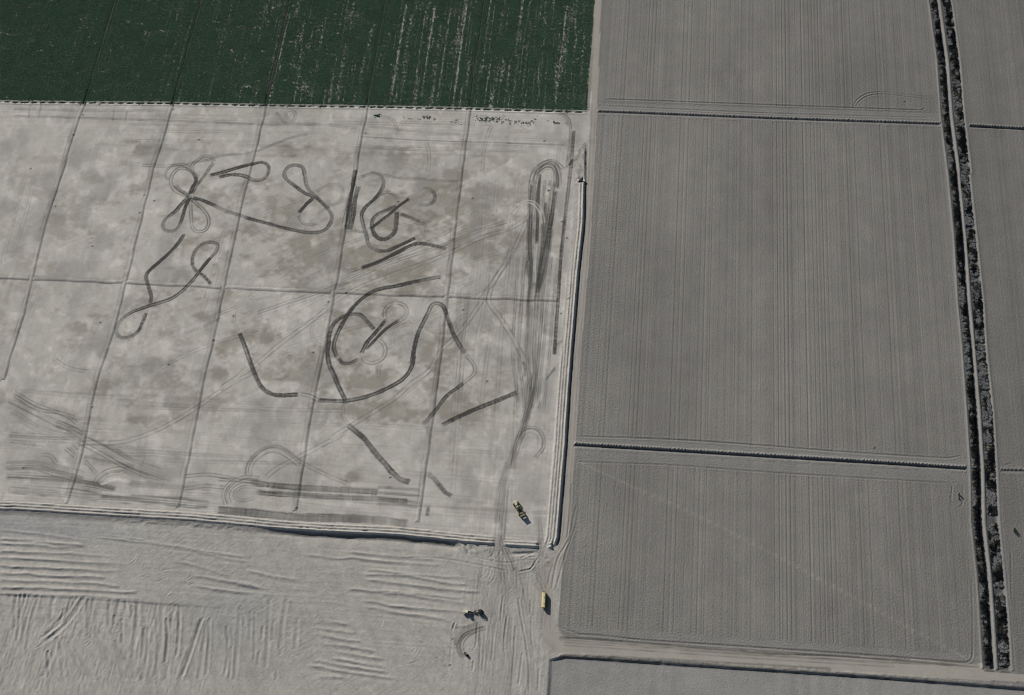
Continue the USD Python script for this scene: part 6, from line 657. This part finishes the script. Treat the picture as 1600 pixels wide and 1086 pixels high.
bowl = bw.put('bowl', 'olive', t); MB().hull([(-5.2, -1.4, .63), (-5.2, 1.4, .63), (-2.6, -1.4, .63), (-2.6, 1.4, .63), (-4.2, -.5, 1.35), (-4.0, .6, 1.3), (-3.4, .1, 1.2)]).put('soil_load', 'soil', bowl)
MB().box(-6.55, -6.22, -1.75, 1.75, 1.0, 3.55, .05).put('tailgate', 'yellow', t)
ap = MB(); [ap.hull([(.15 - .5 * math.sin(k * .5), sy * 1.42, .6 + 1.6 * (k / 4)) for sy in (-1, 1)] + [(.25 - .5 * math.sin((k + 1) * .5), sy * 1.42, .6 + 1.6 * ((k + 1) / 4)) for sy in (-1, 1)] + [(.05, sy * 1.42, .6 + 1.6 * (k / 4)) for sy in (-1, 1)]) for k in range(4)]; ap.put('apron', 'steel', t)
MB().box(-7.0, -6.5, -.5, .5, .8, 1.5).put('push_block', 'dark', t)
MB().bar((-.2, -.7, 2.8), (-3.4, -.7, 2.2), .11).bar((-.2, .7, 2.8), (-3.4, .7, 2.2), .11).put('lift_cylinder', 'steel', t)

# long yellow vehicle on the dirt road
x, y, a, ln = spot('tank')
t = thing('crew_bus', x - .2, y, a, 'long pale yellow bus-like vehicle parked on the dirt road', 'bus')
sec = [(-1.3, .85), (1.3, .85), (1.3, 2.85), (1.22, 3.12), (.95, 3.3), (0, 3.38), (-.95, 3.3), (-1.22, 3.12), (-1.3, 2.85)]
MB().hull([(xx_, s * yy_, zz_) for xx_, s, dz in ((-6.1, .86, 0), (-5.6, 1, 0), (4.6, 1, 0), (5.0, .94, 0)) for yy_, zz_ in sec]).put('body', 'bus', t)
MB().hull([(5.02, -1.0, .8), (5.02, 1.0, .8), (5.02, -1.0, 1.95), (5.02, 1.0, 1.95), (6.3, -.8, .8), (6.3, .8, .8), (6.3, -.8, 1.65), (6.3, .8, 1.65)]).put('bonnet', 'rust', t)
MB().box(6.3, 6.45, -1.1, 1.1, .55, .85).put('bumper', 'dark', t)
for xx_ in (-3.6, 1.2): MB().box(xx_ - .35, xx_ + .35, -.75, -.1, 3.3, 3.46, .05).put('roof_hatch', 'olive', t)
for s in (-1, 1):
    for k in range(7): MB().box(-5.2 + 1.35 * k, -4.15 + 1.35 * k, s * 1.302 - .012, s * 1.302 + .012, 2.0, 2.7, .02).put('window', 'glass', t)
MB().box(5.0, 5.03, -1.05, 1.05, 2.0, 2.8, .01).put('windscreen', 'glass', t)
MB().hull([(-5.6, -1.36, 1.95), (4.3, -1.36, 1.95), (-5.6, -2.45, 1.75), (4.3, -2.45, 1.75), (-5.6, -1.36, .75), (4.3, -1.36, .75), (-5.6, -2.45, .7), (4.3, -2.45, .7)]).put('side_rack', 'olive', t)  # added dark block standing for the bus side in shade
for xx_ in (-3.8, 4.2):
    for s in (-1, 1):
        w = MB().wheel(xx_, s * 1.12, .52, .52, .32).put('wheel', 'rubber', t); MB().disc(xx_, s * 1.12, .52, .27, .25).put('rim', 'steel', w)

def tractor(name, key, label, body, roof, L, dual=True, turn=0.0):
    x, y, a, ln = spot(key); t = thing(name, x, y, a, label, 'tractor'); k = L / 6.4
    hd = MB().box(.9 * k, 3.1 * k, -.55 * k, .55 * k, 1.0 * k, 2.0 * k, .1).put('hood', body, t); MB().box(3.08 * k, 3.16 * k, -.5 * k, .5 * k, 1.05 * k, 1.9 * k).put('grille', 'dark', hd); MB().bar((2.0 * k, .3 * k, 2.0 * k), (2.0 * k, .3 * k, 3.0 * k), .07).put('exhaust_pipe', 'dark', hd)
    cb = MB().box(-.65 * k, .85 * k, -.75 * k, .75 * k, 1.1 * k, 2.2 * k, .08).put('cab', body, t); MB().box(-.6 * k, .8 * k, -.7 * k, .7 * k, 2.2 * k, 3.05 * k, .08).put('window', 'glass', cb); MB().box(-.75 * k, .95 * k, -.85 * k, .85 * k, 3.05 * k, 3.22 * k, .06).put('roof', roof, cb)
    MB().box(-2.9 * k, 2.6 * k, -.4 * k, .4 * k, .65 * k, 1.1 * k).box(-2.9 * k, -.7 * k, -.7 * k, .7 * k, 1.1 * k, 1.45 * k).put('frame', 'dark', t)
    MB().box(-3.7 * k, -2.8 * k, -.12 * k, .12 * k, .5 * k, .65 * k).put('drawbar', 'dark', t)
    for xx_ in (1.75 * k, -1.75 * k):
        for s in (-1, 1):
            w = MB().wheel(xx_, s * 1.05 * k, .85 * k, .85 * k, .62 * k).put('wheel', 'rubber', t); MB().disc(xx_, s * 1.05 * k, .85 * k, .42 * k, .5 * k).put('rim', roof, w)
            MB().box(xx_ - .7 * k, xx_ + .7 * k, s * 1.05 * k - .32 * k, s * 1.05 * k + .32 * k, 1.74 * k, 1.8 * k, .02).put('fender', body, t)
    return t
tractor('tractor', 'tractor', 'cream and dark tractor towing an implement on the scraped ground', 'cream', 'white', 7.2)
tractor('tractor', 'tractor2', 'small dark tractor at the end of a hooked wheel track', 'green', 'steel', 4.4)
# drag scraper behind the tractor
x, y, a, ln = spot('plane')
t = thing('drag_scraper', x - .1, y, a, 'dark towed scraper frame with tall rack behind the cream tractor', 'implement')
MB().box(1.2, 5.4, -.25, .25, .5, .9).hull([(1.0, -1.5, .7), (1.0, 1.5, .7), (1.0, -1.5, 1.3), (1.0, 1.5, 1.3), (3.4, -.3, .7), (3.4, .3, .7), (3.4, 0, 1.1)]).box(-3.4, 1.3, -1.5, -1.3, .7, .95).box(-3.4, 1.3, 1.3, 1.5, .7, .95).put('drawbar_frame', 'dark', t)
MB().hull([(-.9, s * 1.55, z_) for s in (-1, 1) for z_ in (.35, 2.1)] + [(-2.9, s * 1.55, z_) for s in (-1, 1) for z_ in (.45, 2.5)]).put('bucket', 'dark', t)
rk = MB(); [rk.bar((xx_, s * 1.45, .9), (xx_, s * 1.45, 3.3), .11) for xx_ in (-.8, -2.8) for s in (-1, 1)]; [rk.bar((xx_, -1.45, 3.3), (xx_, 1.45, 3.3), .11) for xx_ in (-.8, -2.8)]; [rk.bar((-.8, s * 1.45, 3.3), (-2.8, s * 1.45, 3.3), .09) for s in (-1, 1)]; [rk.bar((-.8, s * 1.45, 1.0), (-2.8, s * 1.45, 3.2), .07) for s in (-1, 1)]; rk.box(-2.86, -2.7, -1.4, 1.4, 1.4, 3.8); rk.box(-2.7, -.9, -.5, .5, 1.4, 2.6); rk.put('rack', 'dark', t)
MB().box(-1.1, -.95, -1.7, 1.7, .12, .7, .03).put('blade', 'steel', t)
for s in (-1, 1):
    w = MB().wheel(-3.3, s * 1.15, .6, .6, .45).put('wheel', 'rubber', t); MB().disc(-3.3, s * 1.15, .6, .3, .36).put('rim', 'rust', w)
# concrete headgate at the head of the levee channel
(hx, hy), (kx, ky) = (p[:2] for p in TR['headgate'][0][2]); ang = math.atan2(ky - hy, kx - hx); half = math.hypot(kx - hx, ky - hy) / 2
t = thing('headgate', (hx + kx) / 2, (hy + ky) / 2, ang, 'small ditch gate between two white concrete blocks on the levee', 'ditch gate', z=.0)
for s in (-1, 1): MB().box(s * half - .75, s * half + .75, -.85, .75, -.9, 1.75, .08).put('concrete_block', 'concrete', t)
MB().box(-half + .75, half - .75, -.12, .12, -.9, .9, .04).put('gate_plate', 'dark', t); MB().box(-half + .6, half - .6, -.3, .3, 1.3, 1.5, .04).put('cross_beam', 'grey', t)
MB().bar((0, 0, .8), (0, 0, 2.1), .06).disc(0, 0, 2.1, .3, .06).put('hand_wheel', 'dark', t)
# standpipe inside the ring of wheel marks
x, y, a, ln = spot('pipe')
t = thing('standpipe', x, y + 1.8, 0, 'short dark concrete standpipe with valve box inside ring of ruts', 'standpipe')
pr = np.array([(.38, 0), (.55, 0), (.55, 2.1), (.62, 2.1), (.62, 2.3), (.38, 2.3), (.38, 0)]); mb = MB(); mb.m.append(trimesh.creation.revolve(pr, sections=20)); mb.put('pipe', 'grey', t)
MB().box(-.35, .35, -3.9, -2.9, 0, .9).put('valve_box', 'dark', t); MB().bar((0, -.5, .35), (0, -3.0, .35), .14).put('outlet_pipe', 'dark', t)
# lone shrub beyond the drain
x, y, a, ln = spot('bush')
t = thing('shrub', x, y, 0, 'lone dark green shrub in the grey field beyond the drain', 'shrub')
rs = np.random.default_rng(8); tw = MB(); [tw.bar((0, 0, 0), (rs.normal(0, .5), rs.normal(0, .6), rs.uniform(1.2, 2.4)), .06, 6) for k in range(6)]; tw.put('stem', 'rust', t)
sv, sf = [], []; nn = 0
for ox, oy, r_, h_ in ((0, -.8, 1.25, 2.2), (.3, .5, .9, 2.6), (.1, 1.5, .7, 1.5), (-.5, -.2, .8, 1.8)):
    v, f = clump(rs, r_, h_, 90, .42, 1.0); sv.append(v + [ox, oy, .15]); sf.append(f + nn); nn += len(v)
usdkit.mesh(stage, path_of('crown', str(t.GetPath())), (np.vstack(sv), np.vstack(sf)), leaf_look('shrub_leaf', (.035, .05, .026)))
